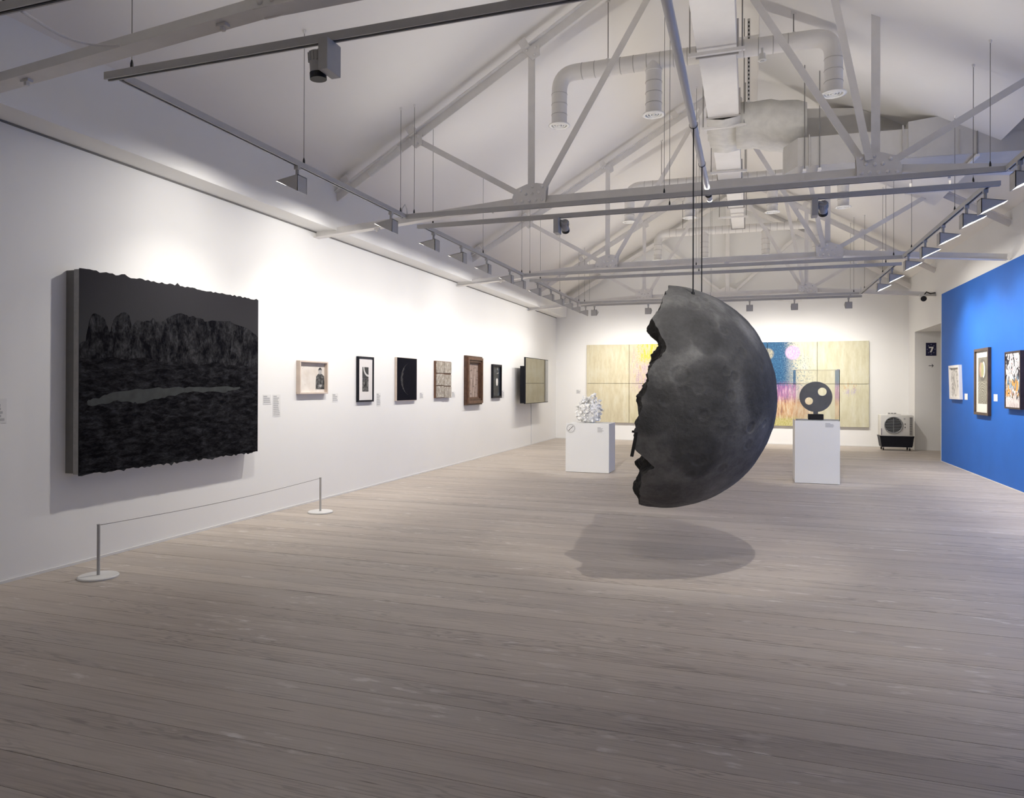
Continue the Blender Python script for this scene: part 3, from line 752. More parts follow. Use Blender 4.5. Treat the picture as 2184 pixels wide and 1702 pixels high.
# do-not-touch sign on the low plinth
t = thing('no_touch_sign', 'round do-not-touch sign with a struck-out hand on the low plinth', 'sign', (-3.075, 12.613, .79))
cx, cz, yy = -3.082, .79, 12.6135
MB().lathe([(.0001, -.0004), (.082, -.0004), (.082, .001)], (cx, yy, cz), 40, 'y').build('disc', CARDW, t)
SIGNG = plain('sign_grey', (.09, .09, .095), .7)
for ra, rb in ((.0765, .080), (.0605, .064)):
    MB().lathe([(ra, -.0016), (rb, -.0016), (rb, -.0005), (ra, -.0005), (ra, -.0016)], (cx, yy, cz), 40, 'y').build('ring', SIGNG, t)
for k in range(36):
    a = 2*pi*k/36; MB().box(cx+.070*cos(a)-.0022, cx+.070*cos(a)+.0022, yy-.0016, yy-.0005, cz+.070*sin(a)-.0030, cz+.070*sin(a)+.0030).build('rim_mark', TEXTM, t)
hand = [(-.020, -.045), (.018, -.045), (.030, -.015), (.038, .012), (.030, .016), (.020, .0), (.018, .036), (.010, .038), (.007, .010), (.004, .044), (-.005, .045), (-.006, .010), (-.011, .038), (-.019, .036), (-.018, .004), (-.025, .022), (-.032, .018), (-.026, -.018)]
MB().prism([(cx+x*.95, yy-.0020, cz+z*.95) for x, z in hand], (0, .0014, 0)).build('hand', TEXTM, t)
hin = [(x*.78, z*.80-.002) for x, z in hand]
MB().prism([(cx+x, yy-.0024, cz+z) for x, z in hin], (0, .001, 0)).build('hand_fill', CARDW, t)
MB().beam((cx-.044, yy-.0024, cz-.044), (cx+.044, yy-.0024, cz+.044), .0012, .009).build('strike', INKM, t)

# paper vessel: shell of torn white leaves
def paper_mat():
    n = NT('torn_paper'); co = n.coord()
    f_ = n.noise(co, 16, 4, .6, .8)
    c = n.ramp(f_, [(.26, (.20, .20, .21)), (.34, (.70, .70, .70)), (.42, (.88, .88, .87)), (1., (.92, .92, .91))])
    sp = n.voro(co, 26.); c = n.mix(n.smooth(sp, .07, .04, 0., .6), c, (.12, .13, .15))
    n.base(c); n.set(.55, spec=.4); n.bump(n.noise(co, 22, 4), .5, .02); return n.m
PAPER = paper_mat()
vx, vy, vz = -2.80, 12.92, .885
t = thing('paper_vessel', 'bowl-shaped vessel of torn white paper leaves on the low plinth', 'vessel', (vx, vy, vz))
def vr(h):
    q = 1-((h-.25)/.275)**2
    return max(.085, .225*sqrt(max(q, 0.)))
m = MB(); N = 30; nh = 14; rings = []
for j in range(nh+1):
    h = .34*j/nh; ring = []
    for i in range(N):
        a = 2*pi*i/N; r = vr(h)*(.93+.06*MN.noise(V((cos(a)*3, sin(a)*3, h*9))))
        hh = h if j < nh else h+.05*MN.noise(V((cos(a)*4, sin(a)*4, 2)))
        ring.append(m.bm.verts.new((vx+r*cos(a), vy+r*sin(a), vz+.003+hh)))
    rings.append(ring)
for a_, b_ in zip(rings, rings[1:]):
    for i in range(N): m.bm.faces.new((a_[i], a_[(i+1) % N], b_[(i+1) % N], b_[i]))
m.bm.faces.new(rings[0][::-1])
cv = m.bm.verts.new((vx, vy, vz+.24))
for i in range(N): m.bm.faces.new((rings[-1][i], rings[-1][(i+1) % N], cv))
m.build('bowl', PAPER, t)
rl_ = random.Random(11)
for k in range(120):
    a = rl_.uniform(0, 2*pi); lvl = (k+.5)/120; rise = .5*(cos(a+.5)+1)          # stands higher on the right
    h = .05+(.37+.10*rise)*lvl
    r = vr(min(h, .40))*rl_.uniform(.88, 1.03)*(1 if h < .34 else rl_.uniform(.6, 1.))
    c = V((vx+r*cos(a), vy+r*sin(a), vz+h)); n_ = V((cos(a), sin(a), (h-.25)*3.0+rl_.uniform(-.5, .5))).normalized()
    u_ = n_.orthogonal().normalized(); u_.rotate(Matrix.Rotation(rl_.uniform(0, 6.28), 3, n_)); w_ = n_.cross(u_); s_ = rl_.uniform(.04, .07)
    n_ = (n_+u_*rl_.uniform(-.9, .9)).normalized(); u_ = (u_-n_*u_.dot(n_)).normalized(); w_ = n_.cross(u_)
    m = MB(); pts = []
    for q in range(7):
        an = 2*pi*q/7; rr = s_*rl_.uniform(.6, 1.2); curl = .6*s_*(cos(an*2)+.6*sin(an))
        p_ = c+u_*rr*cos(an)+w_*rr*.75*sin(an)+n_*(curl+.008); p_.z = max(p_.z, vz+.012); pts.append(p_)
    ctr = m.bm.verts.new(c+n_*.004); vv = [m.bm.verts.new(p) for p in pts]
    bk = [m.bm.verts.new(p-n_*.004) for p in pts]; cb = m.bm.verts.new(c)
    for q in range(7):
        m.bm.faces.new((ctr, vv[q], vv[(q+1) % 7])); m.bm.faces.new((cb, bk[(q+1) % 7], bk[q])); m.bm.faces.new((vv[q], bk[q], bk[(q+1) % 7], vv[(q+1) % 7]))
    m.build('paper_leaf', PAPER, t)

# pierced disc in the glass case
t = thing('pierced_disc', 'dark grey pierced disc on a black block inside the glass case', 'sculpture', (1.02, 12.74, 1.01))
def disc_with_holes(cx, cz, R_, holes, y0_, th, n=96):
    # outline with slits to the holes, triangulated by scanline-free polygon fill
    bm = bmesh.new(); loops = []
    def loop(x, z, r, k):
        vs_ = [bm.verts.new((x+r*cos(2*pi*i/k), y0_, z+r*sin(2*pi*i/k))) for i in range(k)]
        for i in range(k): bm.edges.new((vs_[i], vs_[(i+1) % k]))
    loop(cx, cz, R_, n)
    for x, z, r in holes: loop(x, z, r, 40)
    bmesh.ops.triangle_fill(bm, edges=bm.edges, use_beauty=True, use_dissolve=False)
    g_ = bmesh.ops.extrude_face_region(bm, geom=list(bm.faces)); bmesh.ops.translate(bm, verts=[v for v in g_['geom'] if isinstance(v, bmesh.types.BMVert)], vec=(0, th, 0))
    m = MB(); m.bm.free(); m.bm = bm; return m
DISCM = plain('disc_slate', (.21, .212, .225), .4, metal=.1, var=.12, scale=12)
disc_with_holes(1.022, 1.392, .250, [(1.120, 1.477, .067), (.918, 1.322, .061)], 12.725, .025).build('disc', DISCM, t)
MB().box(.985, 1.055, 12.718, 12.757, 1.10, 1.165).build('stem', DISCM, t)
MB().box(.906, 1.135, 12.665, 12.815, 1.016, 1.108, .003).build('block', BLACKP, t)
def glass_mat():
    n = NT('case_glass'); n.set(.02, spec=.5); n.base((.985, .99, .99)); n.b.inputs['Transmission Weight'].default_value = 1.; n.b.inputs['IOR'].default_value = 1.45
    return n.m
GLASS = glass_mat()
t = thing('glass_case', 'clear glass case standing on the taller plinth', 'display case', (1.02, 12.74, 1.01))
for x0, x1, y0_, y1_ in ((.690, .698, 12.43, 13.045), (1.343, 1.351, 12.43, 13.045), (.6985, 1.3425, 12.43, 12.438), (.6985, 1.3425, 13.037, 13.045)):
    MB().box(x0, x1, y0_, y1_, 1.013, 1.826).build('pane', GLASS, t)
MB().box(.690, 1.351, 12.43, 13.045, 1.827, 1.835).build('top_pane', GLASS, t)
MB().box(.712, 1.329, 12.452, 13.023, 1.0105, 1.0155).build('base_plate', PLINTHM, t)

# ------------------------------------------------------------------ barrier
for yy, lab in ((4.411, 'short grey barrier post on a round white base, nearer the camera'), (7.543, 'short grey barrier post on a round white base, farther along the wall')):
    t = thing('barrier_post', lab, 'barrier post', (-4.98, yy, 0), 'barrier before the dark painting')
    MB().lathe([(.150, .001), (.150, .012), (.144, .018), (.0001, .019)], (-4.98, yy, 0), 48).build('base', WHITEM, t, 'auto')
    MB().tube([(-4.98, yy, .018), (-4.98, yy, .42)], .0125, 16).build('pole', TRACKM, t, 'auto')
    MB().tube([(-4.98, yy, .42), (-4.98, yy, .427)], .0135, 16).build('cap', FIXM, t, 'auto')
    if yy < 5: MB().tube([(-4.98, 4.42+3.115*i/16, .418-.030*sin(pi*i/16)) for i in range(17)], .0028, 6).build('cord', WIRE, t, True)

# ------------------------------------------------------------------ pictures on the left wall
def frame_l(t, y0_, y1_, z0, z1, D, w_, mat_, d0=0., lip=.0):
    """four frame bars on the left wall; front at XL+D"""
    x0, x1 = XL+d0, XL+D
    for a in ((y0_, y1_, z1-w_, z1), (y0_, y1_, z0, z0+w_), (y0_, y0_+w_, z0+w_, z1-w_), (y1_-w_, y1_, z0+w_, z1-w_)):
        MB().box(x0, x1, a[0], a[1], a[2], a[3], min(.003, w_*.2)).build('frame_bar', mat_, t)
def panel_l(t, name, y0_, y1_, z0, z1, x0, x1, mat_): return MB().box(XL+x0, XL+x1, y0_, y1_, z0, z1).build(name, mat_, t)
def poly_l(t, name, pts, x, mat_, th=.002): return MB().prism([(XL+x, a, b) for a, b in pts], (th, 0, 0)).build(name, mat_, t)

# -- dark landscape
def rocky(name, lo, hi, sc_, st=(1, 1, 1), bumps=.6, spec=.06):
    n = NT(name); co = n.scale(n.coord(), st); f_ = n.noise(co, sc_, 8, .68, .4)
    f2 = n.noise(co, sc_*5, 4, .6)
    f_ = n.math('ADD', f_, n.math('MULTIPLY', n.math('SUBTRACT', f2, .5), .35))
    mid = tuple((a+b)*.38 for a, b in zip(lo, hi))
    n.base(n.ramp(f_, [(.40, lo), (.54, mid), (.70, hi)])); n.set(.9, spec=spec); n.bump(f_, bumps, .01); return n.m
def sky_paint():
    n = NT('painted_dusk_sky'); x, y_, z = n.sep(n.coord()); f_ = n.noise(n.coord(), 3, 5)
    f_ = n.math('ADD', n.smooth(z, .85, 1.75), n.math('MULTIPLY', n.math('SUBTRACT', f_, .5), .25))
    n.base(n.ramp(f_, [(0., (.046, .048, .052)), (.5, (.036, .036, .040)), (1., (.032, .031, .036))])); n.set(.85, spec=.08); n.bump(n.noise(n.coord(), 60, 3), .2, .004); return n.m
t = thing('landscape_painting', 'large dark painting of jagged cliffs above a pale lake', 'painting', (XL, 5.7, .79))
LY0, LY1, LZ0, LZ1 = 4.557, 6.866, .788, 2.531
panel_l(t, 'back_frame', LY0+.003, LY1-.02, LZ0+.01, LZ1-.01, .0, .09, plain('strainer_grey', (.20, .195, .19), .8))
panel_l(t, 'canvas', LY0, LY1-.002, LZ0+.004, LZ1-.004, .09, .147, plain('canvas_edge', (.40, .395, .385), .8, var=.1, scale=20))
rr = random.Random(5); edge = []
N = 70
for i in range(N+1): edge.append((LY0+(LY1-LY0)*i/N, LZ1+rr.uniform(-.006, .010)+(.018 if i in (13, 14, 33) else 0)))
for i in range(N+1): edge.append((LY1-(LY1-LY0)*i/N, LZ0+rr.uniform(-.014, .008)-(.012 if i % 17 == 5 else 0)))
poly_l(t, 'painted_sky', edge, .147, sky_paint(), .004)
MT = [[4.563, 1.896], [4.622, 1.922], [4.635, 2.006], [4.655, 2.101], [4.688, 2.161], [4.736, 2.159], [4.792, 2.138], [4.82, 2.092], [4.856, 2.01], [4.871, 2.023], [4.892, 2.098], [4.913, 2.143], [4.949, 2.171], [5.009, 2.207], [5.054, 2.193], [5.077, 2.139], [5.097, 2.077], [5.131, 2.118], [5.17, 2.147], [5.225, 2.136], [5.305, 2.152], [5.338, 2.185], [5.371, 2.152], [5.472, 2.167], [5.541, 2.213], [5.646, 2.257], [5.737, 2.255], [5.792, 2.237], [5.848, 2.252], [5.887, 2.236], [5.993, 2.231], [6.013, 2.207], [6.122, 2.231], [6.267, 2.237], [6.395, 2.248], [6.482, 2.218], [6.664, 2.194], [6.781, 2.14], [6.862, 2.099]]
mt = []
for (a, b), (c, d) in zip(MT, MT[1:]):
    mt += [(a, b), ((a+c)/2+rr.uniform(-.006, .006), (b+d)/2+rr.uniform(-.006, .012))]
mt.append(tuple(MT[-1]))
poly_l(t, 'painted_cliffs', mt+[(6.862, 1.80)]+[(6.862-2.298*i/20, 1.78+.03*rr.uniform(-1, 1)) for i in range(1, 20)]+[(4.562, 1.78)], .151, rocky('painted_cliff', (.002, .002, .004), (.050, .050, .056), 8, (1, 1.3, .8)), .003)
low = [(4.558+2.304*i/24, 1.87+.02*rr.uniform(-1, 1)) for i in range(25)]+[(LY1-.003-(LY1-LY0-.006)*i/40, LZ0+.006+rr.uniform(-.010, .006)) for i in range(41)]
poly_l(t, 'painted_moor', low, .1505, rocky('painted_ground', (.002, .002, .0035), (.032, .032, .038), 11, (1, .7, 2.)), .003)
LK = [[4.629, 1.418], [4.659, 1.417], [4.782, 1.451], [4.881, 1.48], [5.104, 1.504], [5.342, 1.52], [5.598, 1.529], [5.872, 1.529], [6.168, 1.532], [6.554, 1.533], [6.565, 1.518], [6.4, 1.491], [6.272, 1.47], [6.067, 1.486], [5.779, 1.474], [5.563, 1.448], [5.409, 1.417], [5.182, 1.38], [5.089, 1.394], [4.939, 1.412], [4.782, 1.385], [4.639, 1.376]]
lk = []
for (a, b), (c, d) in zip(LK, LK[1:]+LK[:1]):
    for q in range(4): lk.append((a+(c-a)*q/4, b+(d-b)*q/4+(rr.uniform(-.012, .010) if q else 0)))
poly_l(t, 'painted_lake', lk, .1525, plain('painted_water', (.048, .052, .054), .8, spec=.1, var=.2, scale=9), .002)

# -- pale wooden box frame with a coated figure
PALEW = plain('pale_wood', (.66, .56, .49), .5, var=.08, scale=6)
t = thing('framed_collage', 'pale wooden box frame holding a collage with a grey coated figure', 'picture', (XL, 8.12, 1.44), 'pictures on the left wall')
A = (7.806, 8.449, 1.440, 1.874)
frame_l(t, *A, .060, .022, PALEW)
n = NT('stained_paper'); co = n.coord(); f_ = n.noise(co, 5, 4); c = n.ramp(f_, [(.3, (.66, .60, .54)), (.6, (.78, .74, .69))])
sp = n.noise(co, 13, 3); c = n.mix(n.smooth(sp, .66, .74, 0., .75), c, (.22, .17, .15)); n.base(c); n.set(.7)
panel_l(t, 'sheet', A[0]+.022, A[1]-.022, A[2]+.022, A[3]-.022, .0, .012, n.m)
COATM = rocky('charcoal_print', (.03, .03, .032), (.30, .30, .29), 26, bumps=.1)
fx = lambda a: 8.224+a*.20; fz = lambda b: 1.500+b*.285
poly_l(t, 'printed_coat', [(fx(a), fz(b)) for a, b in ((.0, 0), (1., 0), (1., .35), (.96, .62), (.72, .72), (.60, .76), (.38, .76), (.22, .70), (.04, .60), (.0, .35))], .0125, COATM, .001)
poly_l(t, 'printed_head', [(fx(.49+.19*cos(2*pi*k/16)), fz(.85+.15*sin(2*pi*k/16))) for k in range(16)], .0128, plain('print_skin', (.42, .41, .40), .7, var=.3, scale=40), .001)
poly_l(t, 'printed_hair', [(fx(a), fz(b)) for a, b in ((.28, .86), (.31, .96), (.42, 1.02), (.58, 1.02), (.68, .95), (.69, .87), (.62, .93), (.45, .92), (.34, .90))], .0138, plain('print_dark', (.05, .05, .05), .7, var=.2), .0006)
poly_l(t, 'printed_hands', [(fx(a), fz(b)) for a, b in ((.30, .14), (.55, .10), (.72, .17), (.62, .24), (.45, .20), (.34, .22))], .0137, plain('print_skin', (.42, .41, .40)), .0008)
poly_l(t, 'printed_collar', [(fx(a), fz(b)) for a, b in ((.36, .74), (.50, .45), (.62, .74), (.50, .66))], .0137, plain('print_dark', (.05, .05, .05)), .0008)

# -- black frame, white mount, narrow dark print
t = thing('framed_print', 'narrow black frame with white mount and two stacked dark images', 'picture', (XL, 9.5, 1.31), 'pictures on the left wall')
A = (9.275, 9.735, 1.308, 1.986); frame_l(t, *A, .040, .026, BLACKP)
panel_l(t, 'mount', A[0]+.026, A[1]-.026, A[2]+.026, A[3]-.026, .0, .024, plain('mount_white', (.78, .75, .74), .7, var=.01))
PRN = rocky('mono_print', (.02, .02, .02), (.34, .33, .32), 18, bumps=.1)
panel_l(t, 'lower_print', 9.412, 9.592, 1.462, 1.652, .024, .0255, PRN); panel_l(t, 'upper_print', 9.412, 9.592, 1.655, 1.830, .024, .0255, plain('print_dark', (.05, .05, .05)))
arc = [(9.592-.158*cos(a), 1.83-.145*sin(a)) for a in [pi/2*k/10 for k in range(11)]]
arc2 = [(9.592-.125*cos(a), 1.83-.115*sin(a)) for a in [pi/2*k/10 for k in range(10, -1, -1)]]
poly_l(t, 'print_arc', arc+arc2, .0256, plain('print_pale', (.60, .59, .58), .7), .0006)

# -- black panel with a crescent
t = thing('crescent_panel', 'black panel with pale wooden edge and a thin speckled crescent', 'picture', (XL, 10.84, 1.3), 'pictures on the left wall')
A = (10.478, 11.204, 1.300, 2.020)
panel_l(t, 'tray', A[0], A[1], A[2], A[3], .002, .042, PALEW); panel_l(t, 'face', A[0]+.004, A[1]-.001, A[2]+.010, A[3]-.004, .042, .046, plain('ink_blue_black', (.004, .004, .009), .8, spec=.08, var=.2))
n = NT('crescent_speckle'); co = n.coord(); n.base(n.ramp(n.noise(co, 24, 5, .7), [(.46, (.005, .005, .010)), (.56, (.05, .05, .055)), (.74, (.32, .32, .32))])); n.set(.6)
cy, cz = 11.00, 1.665; out_, in_ = [], []
for k in range(25):
    a = RAD(108+144*k/24); th = .062*sin(pi*k/24)**1.2*(1+.5*MN.noise(V((k*.7, 1, 2))))+.004
    out_.append((cy+.385*cos(a)*1.02, cz+.275*sin(a)/sin(RAD(100)))); in_.append((cy+(.385-th)*cos(a)*1.02, cz+.275*sin(a)/sin(RAD(100))))
poly_l(t, 'crescent', out_+in_[::-1], .046, n.m, .001)

# -- six pale tiles on a brown board
BROWN = plain('brown_board', (.15, .075, .045), .55, var=.2, scale=12)
t = thing('tile_relief', 'brown board with six pale cracked tiles in two columns', 'relief', (XL, 12.35, 1.32), 'pictures on the left wall')
panel_l(t, 'board', 12.002, 12.702, 1.326, 2.014, .0, .042, BROWN)
TILE = rocky('cracked_tile', (.30, .26, .215), (.74, .69, .62), 15, bumps=.5)
for r_ in range(3):
    for c_ in range(2):
        dz = (-.010 if c_ and r_ else 0.)
        panel_l(t, 'tile', 12.010+c_*.348, 12.010+c_*.348+.335, 1.334+(2-r_)*.228+dz+.004, 1.334+(2-r_)*.228+.214+dz, .042, .052+.003*((r_+c_) % 2), TILE)

# -- deep carved wooden frame
DWOOD = plain('dark_carved_wood', (.085, .042, .026), .45, var=.35, scale=16, bump=.4, bscale=40); DWOOD2 = plain('dark_wood_step', (.13, .068, .042), .45, var=.3, scale=18)
t = thing('carved_frame_picture', 'deep dark carved wooden frame around a brown library-like print', 'picture', (XL, 13.9, 1.16), 'pictures on the left wall')
A = (13.452, 14.350, 1.160, 2.174); frame_l(t, *A, .060, .075, DWOOD)
frame_l(t, A[0]+.03, A[1]-.03, A[2]+.03, A[3]-.03, .095, .055, DWOOD2, .055); frame_l(t, A[0]+.082, A[1]-.082, A[2]+.082, A[3]-.082, .072, .05, DWOOD, .02)
frame_l(t, A[0]+.13, A[1]-.13, A[2]+.13, A[3]-.13, .045, .03, DWOOD2, .0)
n = NT('brown_stripes'); co = n.coord(); x, y_, z = n.sep(co)
s1 = n.noise(n.comb(0., n.math('MULTIPLY', y_, 30.), n.math('MULTIPLY', z, 3.)), 1., 4); s2 = n.noise(n.comb(0., n.math('MULTIPLY', y_, 5.), n.math('MULTIPLY', z, 22.)), 1., 2)
c = n.ramp(s1, [(.3, (.13, .085, .07)), (.55, (.38, .29, .25)), (.75, (.60, .52, .47))]); c = n.mix(n.smooth(s2, .58, .66, 0., .7), c, (.06, .04, .035)); n.base(c); n.set(.6)
panel_l(t, 'print', A[0]+.155, A[1]-.155, A[2]+.155, A[3]-.155, .0, .02, n.m)

# -- small black frame with a dark scene
t = thing('small_dark_picture', 'small black frame with a dark blue scene and a white spot', 'picture', (XL, 15.36, 1.28), 'pictures on the left wall')
A = (15.06, 15.66, 1.280, 2.043); frame_l(t, *A, .050, .05, BLACKP)
n = NT('night_scene'); co = n.coord(); f_ = n.noise(co, 8, 6, .65); n.base(n.ramp(f_, [(.3, (.006, .008, .012)), (.55, (.02, .03, .045)), (.68, (.10, .13, .17)), (.8, (.3, .3, .3))])); n.set(.4)
panel_l(t, 'scene', A[0]+.05, A[1]-.05, A[2]+.05, A[3]-.05, .0, .016, n.m)
poly_l(t, 'white_spot', [(15.41+.062*cos(2*pi*k/18), 1.655+.078*sin(2*pi*k/18)-.02*(sin(2*pi*k/18) < -.5)) for k in range(18)], .016, plain('spot_white', (.82, .80, .78), .6), .001)
poly_l(t, 'pale_streak', [(15.36, 1.83), (15.5, 1.84), (15.53, 1.865), (15.44, 1.85)], .016, plain('streak', (.45, .45, .43), .6), .001)
poly_l(t, 'pale_ring', [(15.44+.03*cos(a), 1.95+.04*sin(a)) for a in [2*pi*k/12 for k in range(12)]], .016, plain('ring_grey', (.25, .27, .28), .6), .001)

# -- screen on its bracket
t = thing('wall_screen', 'switched-off flat screen standing off the wall, reflecting the room', 'screen', (XL, 17.7, 1.1))
n = NT('screen_glass'); n.base((.035, .037, .037)); n.set(.035, spec=1.); n.b.inputs['Coat Weight'].default_value = .6; n.b.inputs['Coat Roughness'].default_value = .03; n.b.inputs['IOR'].default_value = 1.75; SCRM = n.m
MB().box(XL+.262, XL+.300, 16.69, 18.75, 1.117, 2.266, .003).build('bezel', BLACKP, t)
MB().box(XL+.3002, XL+.302, 16.705, 18.735, 1.132, 2.251).build('glass', SCRM, t)
MB().box(XL+.15, XL+.262, 16.72, 18.72, 1.13, 2.05, .004).build('rear_box', BLACKP, t)
MB().box(XL+.001, XL+.15, 17.4, 18.05, 1.45, 1.9).build('bracket', DARK, t)
t = thing('cable_conduit', 'slim white cable conduit running from the screen down to the floor', 'conduit', (XL, 18.15, 0))
MB().box(XL+.001, XL+.016, 18.14, 18.165, .023, 1.25).build('channel', WHITEM, t); MB().box(XL+.016, XL+.020, 18.143, 18.162, .023, 1.25).build('cover', WALL, t)

# -- labels
LBL = [(3.90, 4.05, 1.25, 1.44, 6, 'text label at the left photo edge before the dark painting'), (7.15, 7.30, 1.322, 1.438, 4, 'small text label right of the dark landscape painting'), (7.335, 7.482, 1.167, 1.437, 11, 'tall text label beside the dark landscape painting'),
       (8.64, 8.785, 1.322, 1.442, 4, 'text label right of the pale wooden box frame'), (9.88, 10.01, 1.231, 1.439, 7, 'text label right of the narrow black frame'), (11.41, 11.56, 1.326, 1.435, 4, 'text label right of the crescent panel'),
       (12.84, 13.005, 1.32, 1.443, 4, 'text label right of the tile board'), (15.75, 15.98, 1.258, 1.459, 5, 'text label right of the small dark picture')]
for a, b, c, d, nl, lab in LBL: label_card(0, c, d, 'x', XL, a, b, lab, nl)
label_card(0, 1.331, 1.455, 'y', YB, -4.90, -4.757, 'text label left of the wide painting on the end wall', 4, sgn=-1)
label_card(0, 1.326, 1.440, 'x', 3.82, 15.225, 15.415, 'blank white card right of the pale tilted frame on blue', 0, CARDW, sgn=-1)
label_card(0, 1.330, 1.444, 'x', 3.82, 13.535, 13.72, 'blank white card right of the tall brown frame on blue', 0, CARDW, sgn=-1)

# ------------------------------------------------------------------ wide painting on the end wall
def wide_mat():
    n = NT('wide_abstract'); co = n.coord(); x, y_, z = n.sep(co)      # x 0..7.52, z 0..2.29
    vs1 = n.noise(n.comb(n.math('MULTIPLY', x, 5.), 0., n.math('MULTIPLY', z, 1.2)), 1.5, 6, .65)
    vs2 = n.noise(n.comb(n.math('MULTIPLY', x, 22.), 3., n.math('MULTIPLY', z, 3.5)), 1., 5, .65)
    vs3 = n.noise(n.comb(n.math('MULTIPLY', x, 30.), 1., n.math('MULTIPLY', z, 24.)), 1., 4, .6)
    c = n.ramp(vs1, [(.25, (.54, .47, .31)), (.5, (.66, .60, .43)), (.75, (.72, .70, .57))])
    c = n.mix(n.smooth(x, 4.6, 6.2, 0., .6), c, n.ramp(vs1, [(.25, (.54, .52, .36)), (.5, (.65, .64, .48)), (.75, (.73, .72, .61))]))
    c = n.mix(n.smooth(vs2, .52, .72, 0., .38), c, (.46, .40, .24))
    wob = n.math('MULTIPLY', n.math('SUBTRACT', vs3, .5), .9); xx = n.math('ADD', x, wob); zz = n.math('ADD', z, n.math('MULTIPLY', wob, .5))
    def zone(x0, x1, z0, z1, col, amt, sx=.25, sz=.2):
        nonlocal c
        m_ = n.math('MULTIPLY', n.smooth(xx, x0-sx, x0+sx), n.smooth(xx, x1+sx, x1-sx)); m_ = n.math('MULTIPLY', m_, n.math('MULTIPLY', n.smooth(zz, z0-sz, z0+sz), n.smooth(zz, z1+sz, z1-sz)))
        c = n.mix(n.math('MULTIPLY', m_, amt), c, col)
    multi = n.ramp(vs2, [(.2, (.30, .12, .10)), (.38, (.55, .42, .22)), (.5, (.62, .52, .50)), (.6, (.42, .24, .40)), (.75, (.72, .66, .44))])
    zone(1.4, 2.6, .95, 2.15, multi, n.smooth(vs3, .36, .54, .25, .95)); zone(1.55, 2.6, 1.75, 2.35, (.60, .58, .06), n.smooth(vs2, .40, .55), .15, .1)
    zone(1.6, 2.6, .4, .95, (.66, .36, .24), n.smooth(vs2, .5, .66, 0., .6)); zone(1.35, 2.4, -.1, .3, (.46, .50, .20), n.smooth(vs2, .45, .6, 0., .7))
    blue = n.ramp(vs3, [(.3, (.012, .05, .13)), (.6, (.03, .12, .24)), (.8, (.20, .35, .45))])
    zone(2.6, 5.62, 1.02, 2.6, blue, 1., .22, .1); zone(5.4, 6.15, .95, 2.0, blue, n.smooth(vs3, .50, .60, 0., .95), .35, .25)
    purp = n.ramp(vs2, [(.25, (.06, .02, .09)), (.42, (.20, .08, .26)), (.55, (.42, .16, .34)), (.66, (.60, .48, .58)), (.8, (.60, .36, .12))])
    zone(2.6, 5.75, .62, 1.12, purp, .9, .3, .1)
    zone(2.6, 6.1, .18, .72, n.ramp(vs2, [(.3, (.16, .05, .07)), (.45, (.50, .26, .12)), (.6, (.66, .52, .36)), (.75, (.36, .30, .40))]), .85, .35, .12)
    zone(2.6, 5.8, -.2, .22, n.ramp(vs3, [(.35, (.38, .34, .06)), (.6, (.60, .56, .24)), (.8, (.2, .16, .08))]), .85, .3, .08)
    # pink and gold discs
    for cx_, cz_, r_, col in ((5.66, 1.98, .19, n.ramp(vs3, [(.3, (.48, .22, .46)), (.7, (.74, .56, .70))])), (5.02, 1.95, .16, n.ramp(vs3, [(.35, (.06, .10, .16)), (.6, (.44, .40, .28))]))):
        dx = n.math('SUBTRACT', x, cx_); dz_ = n.math('SUBTRACT', z, cz_); dd = n.math('SQRT', n.math('ADD', n.math('MULTIPLY', dx, dx), n.math('MULTIPLY', dz_, dz_)))
        c = n.mix(n.smooth(n.math('ADD', dd, n.math('MULTIPLY', wob, .12)), r_+.02, r_-.03), c, col)
    zone(6.85, 7.15, .95, 1.2, (.62, .40, .20), n.smooth(vs2, .5, .62, 0., .8), .05, .05); zone(6.95, 7.2, .85, 1.0, (.44, .38, .60), n.smooth(vs2, .45, .6, 0., .7), .05, .05)
    n.base(c); n.set(.6, spec=.25); n.bump(vs2, .4, .01); return n.m
WIDE = wide_mat()
t = thing('wide_painting', 'very wide abstract painting of twelve canvases on the far end wall', 'painting', (-4.575, YB, .50))
PWX, PHZ = 7.52, 2.275
for i in range(6):
    for j in range(2):
        x0 = -4.575+PWX*i/6; z0 = .50+PHZ*j/2
        MB().box(x0+.005, x0+PWX/6-.005, YB-.075, YB-.01, z0+.005, z0+PHZ/2-.005, .004).build('canvas', WIDE, t)
MB().box(-4.55, -4.575+PWX-.025, YB-.012, YB-.001, .53, .50+PHZ-.03).build('backing', plain('strainer_grey', (.2, .195, .19)), t)

# ------------------------------------------------------------------ prints on the blue wall
def frame_r(t, y0_, y1_, z0, z1, D, w_, mat_, sh=0.):
    X = 3.82
    def q(yc, zc): return yc + sh*(zc-z0)
    for pts in (((y0_, z1-w_), (y1_, z1-w_), (y1_, z1), (y0_, z1)), ((y0_, z0), (y1_, z0), (y1_, z0+w_), (y0_, z0+w_)),
                ((y0_, z0+w_), (y0_+w_, z0+w_), (y0_+w_, z1-w_), (y0_, z1-w_)), ((y1_-w_, z0+w_), (y1_, z0+w_), (y1_, z1-w_), (y1_-w_, z1-w_))):
        MB().prism([(X-D, q(a, b), b) for a, b in pts], (D, 0, 0)).build('frame_bar', mat_, t)
def panel_r(t, name, y0_, y1_, z0, z1, x0, x1, mat_, sh=0., zr=None):
    zr = z0 if zr is None else zr
    return MB().prism([(3.82-x1, a+sh*(b-zr), b) for a, b in ((y0_, z0), (y1_, z0), (y1_, z1), (y0_, z1))], (x1-x0, 0, 0)).build(name, mat_, t)
def swirl(name, cols, sc_, dist, st=(1, 1, 1)):
    n = NT(name); co = n.scale(n.coord(), st); n.base(n.ramp(n.noise(co, sc_, 3, .5, dist), cols)); n.set(.55); return n.m
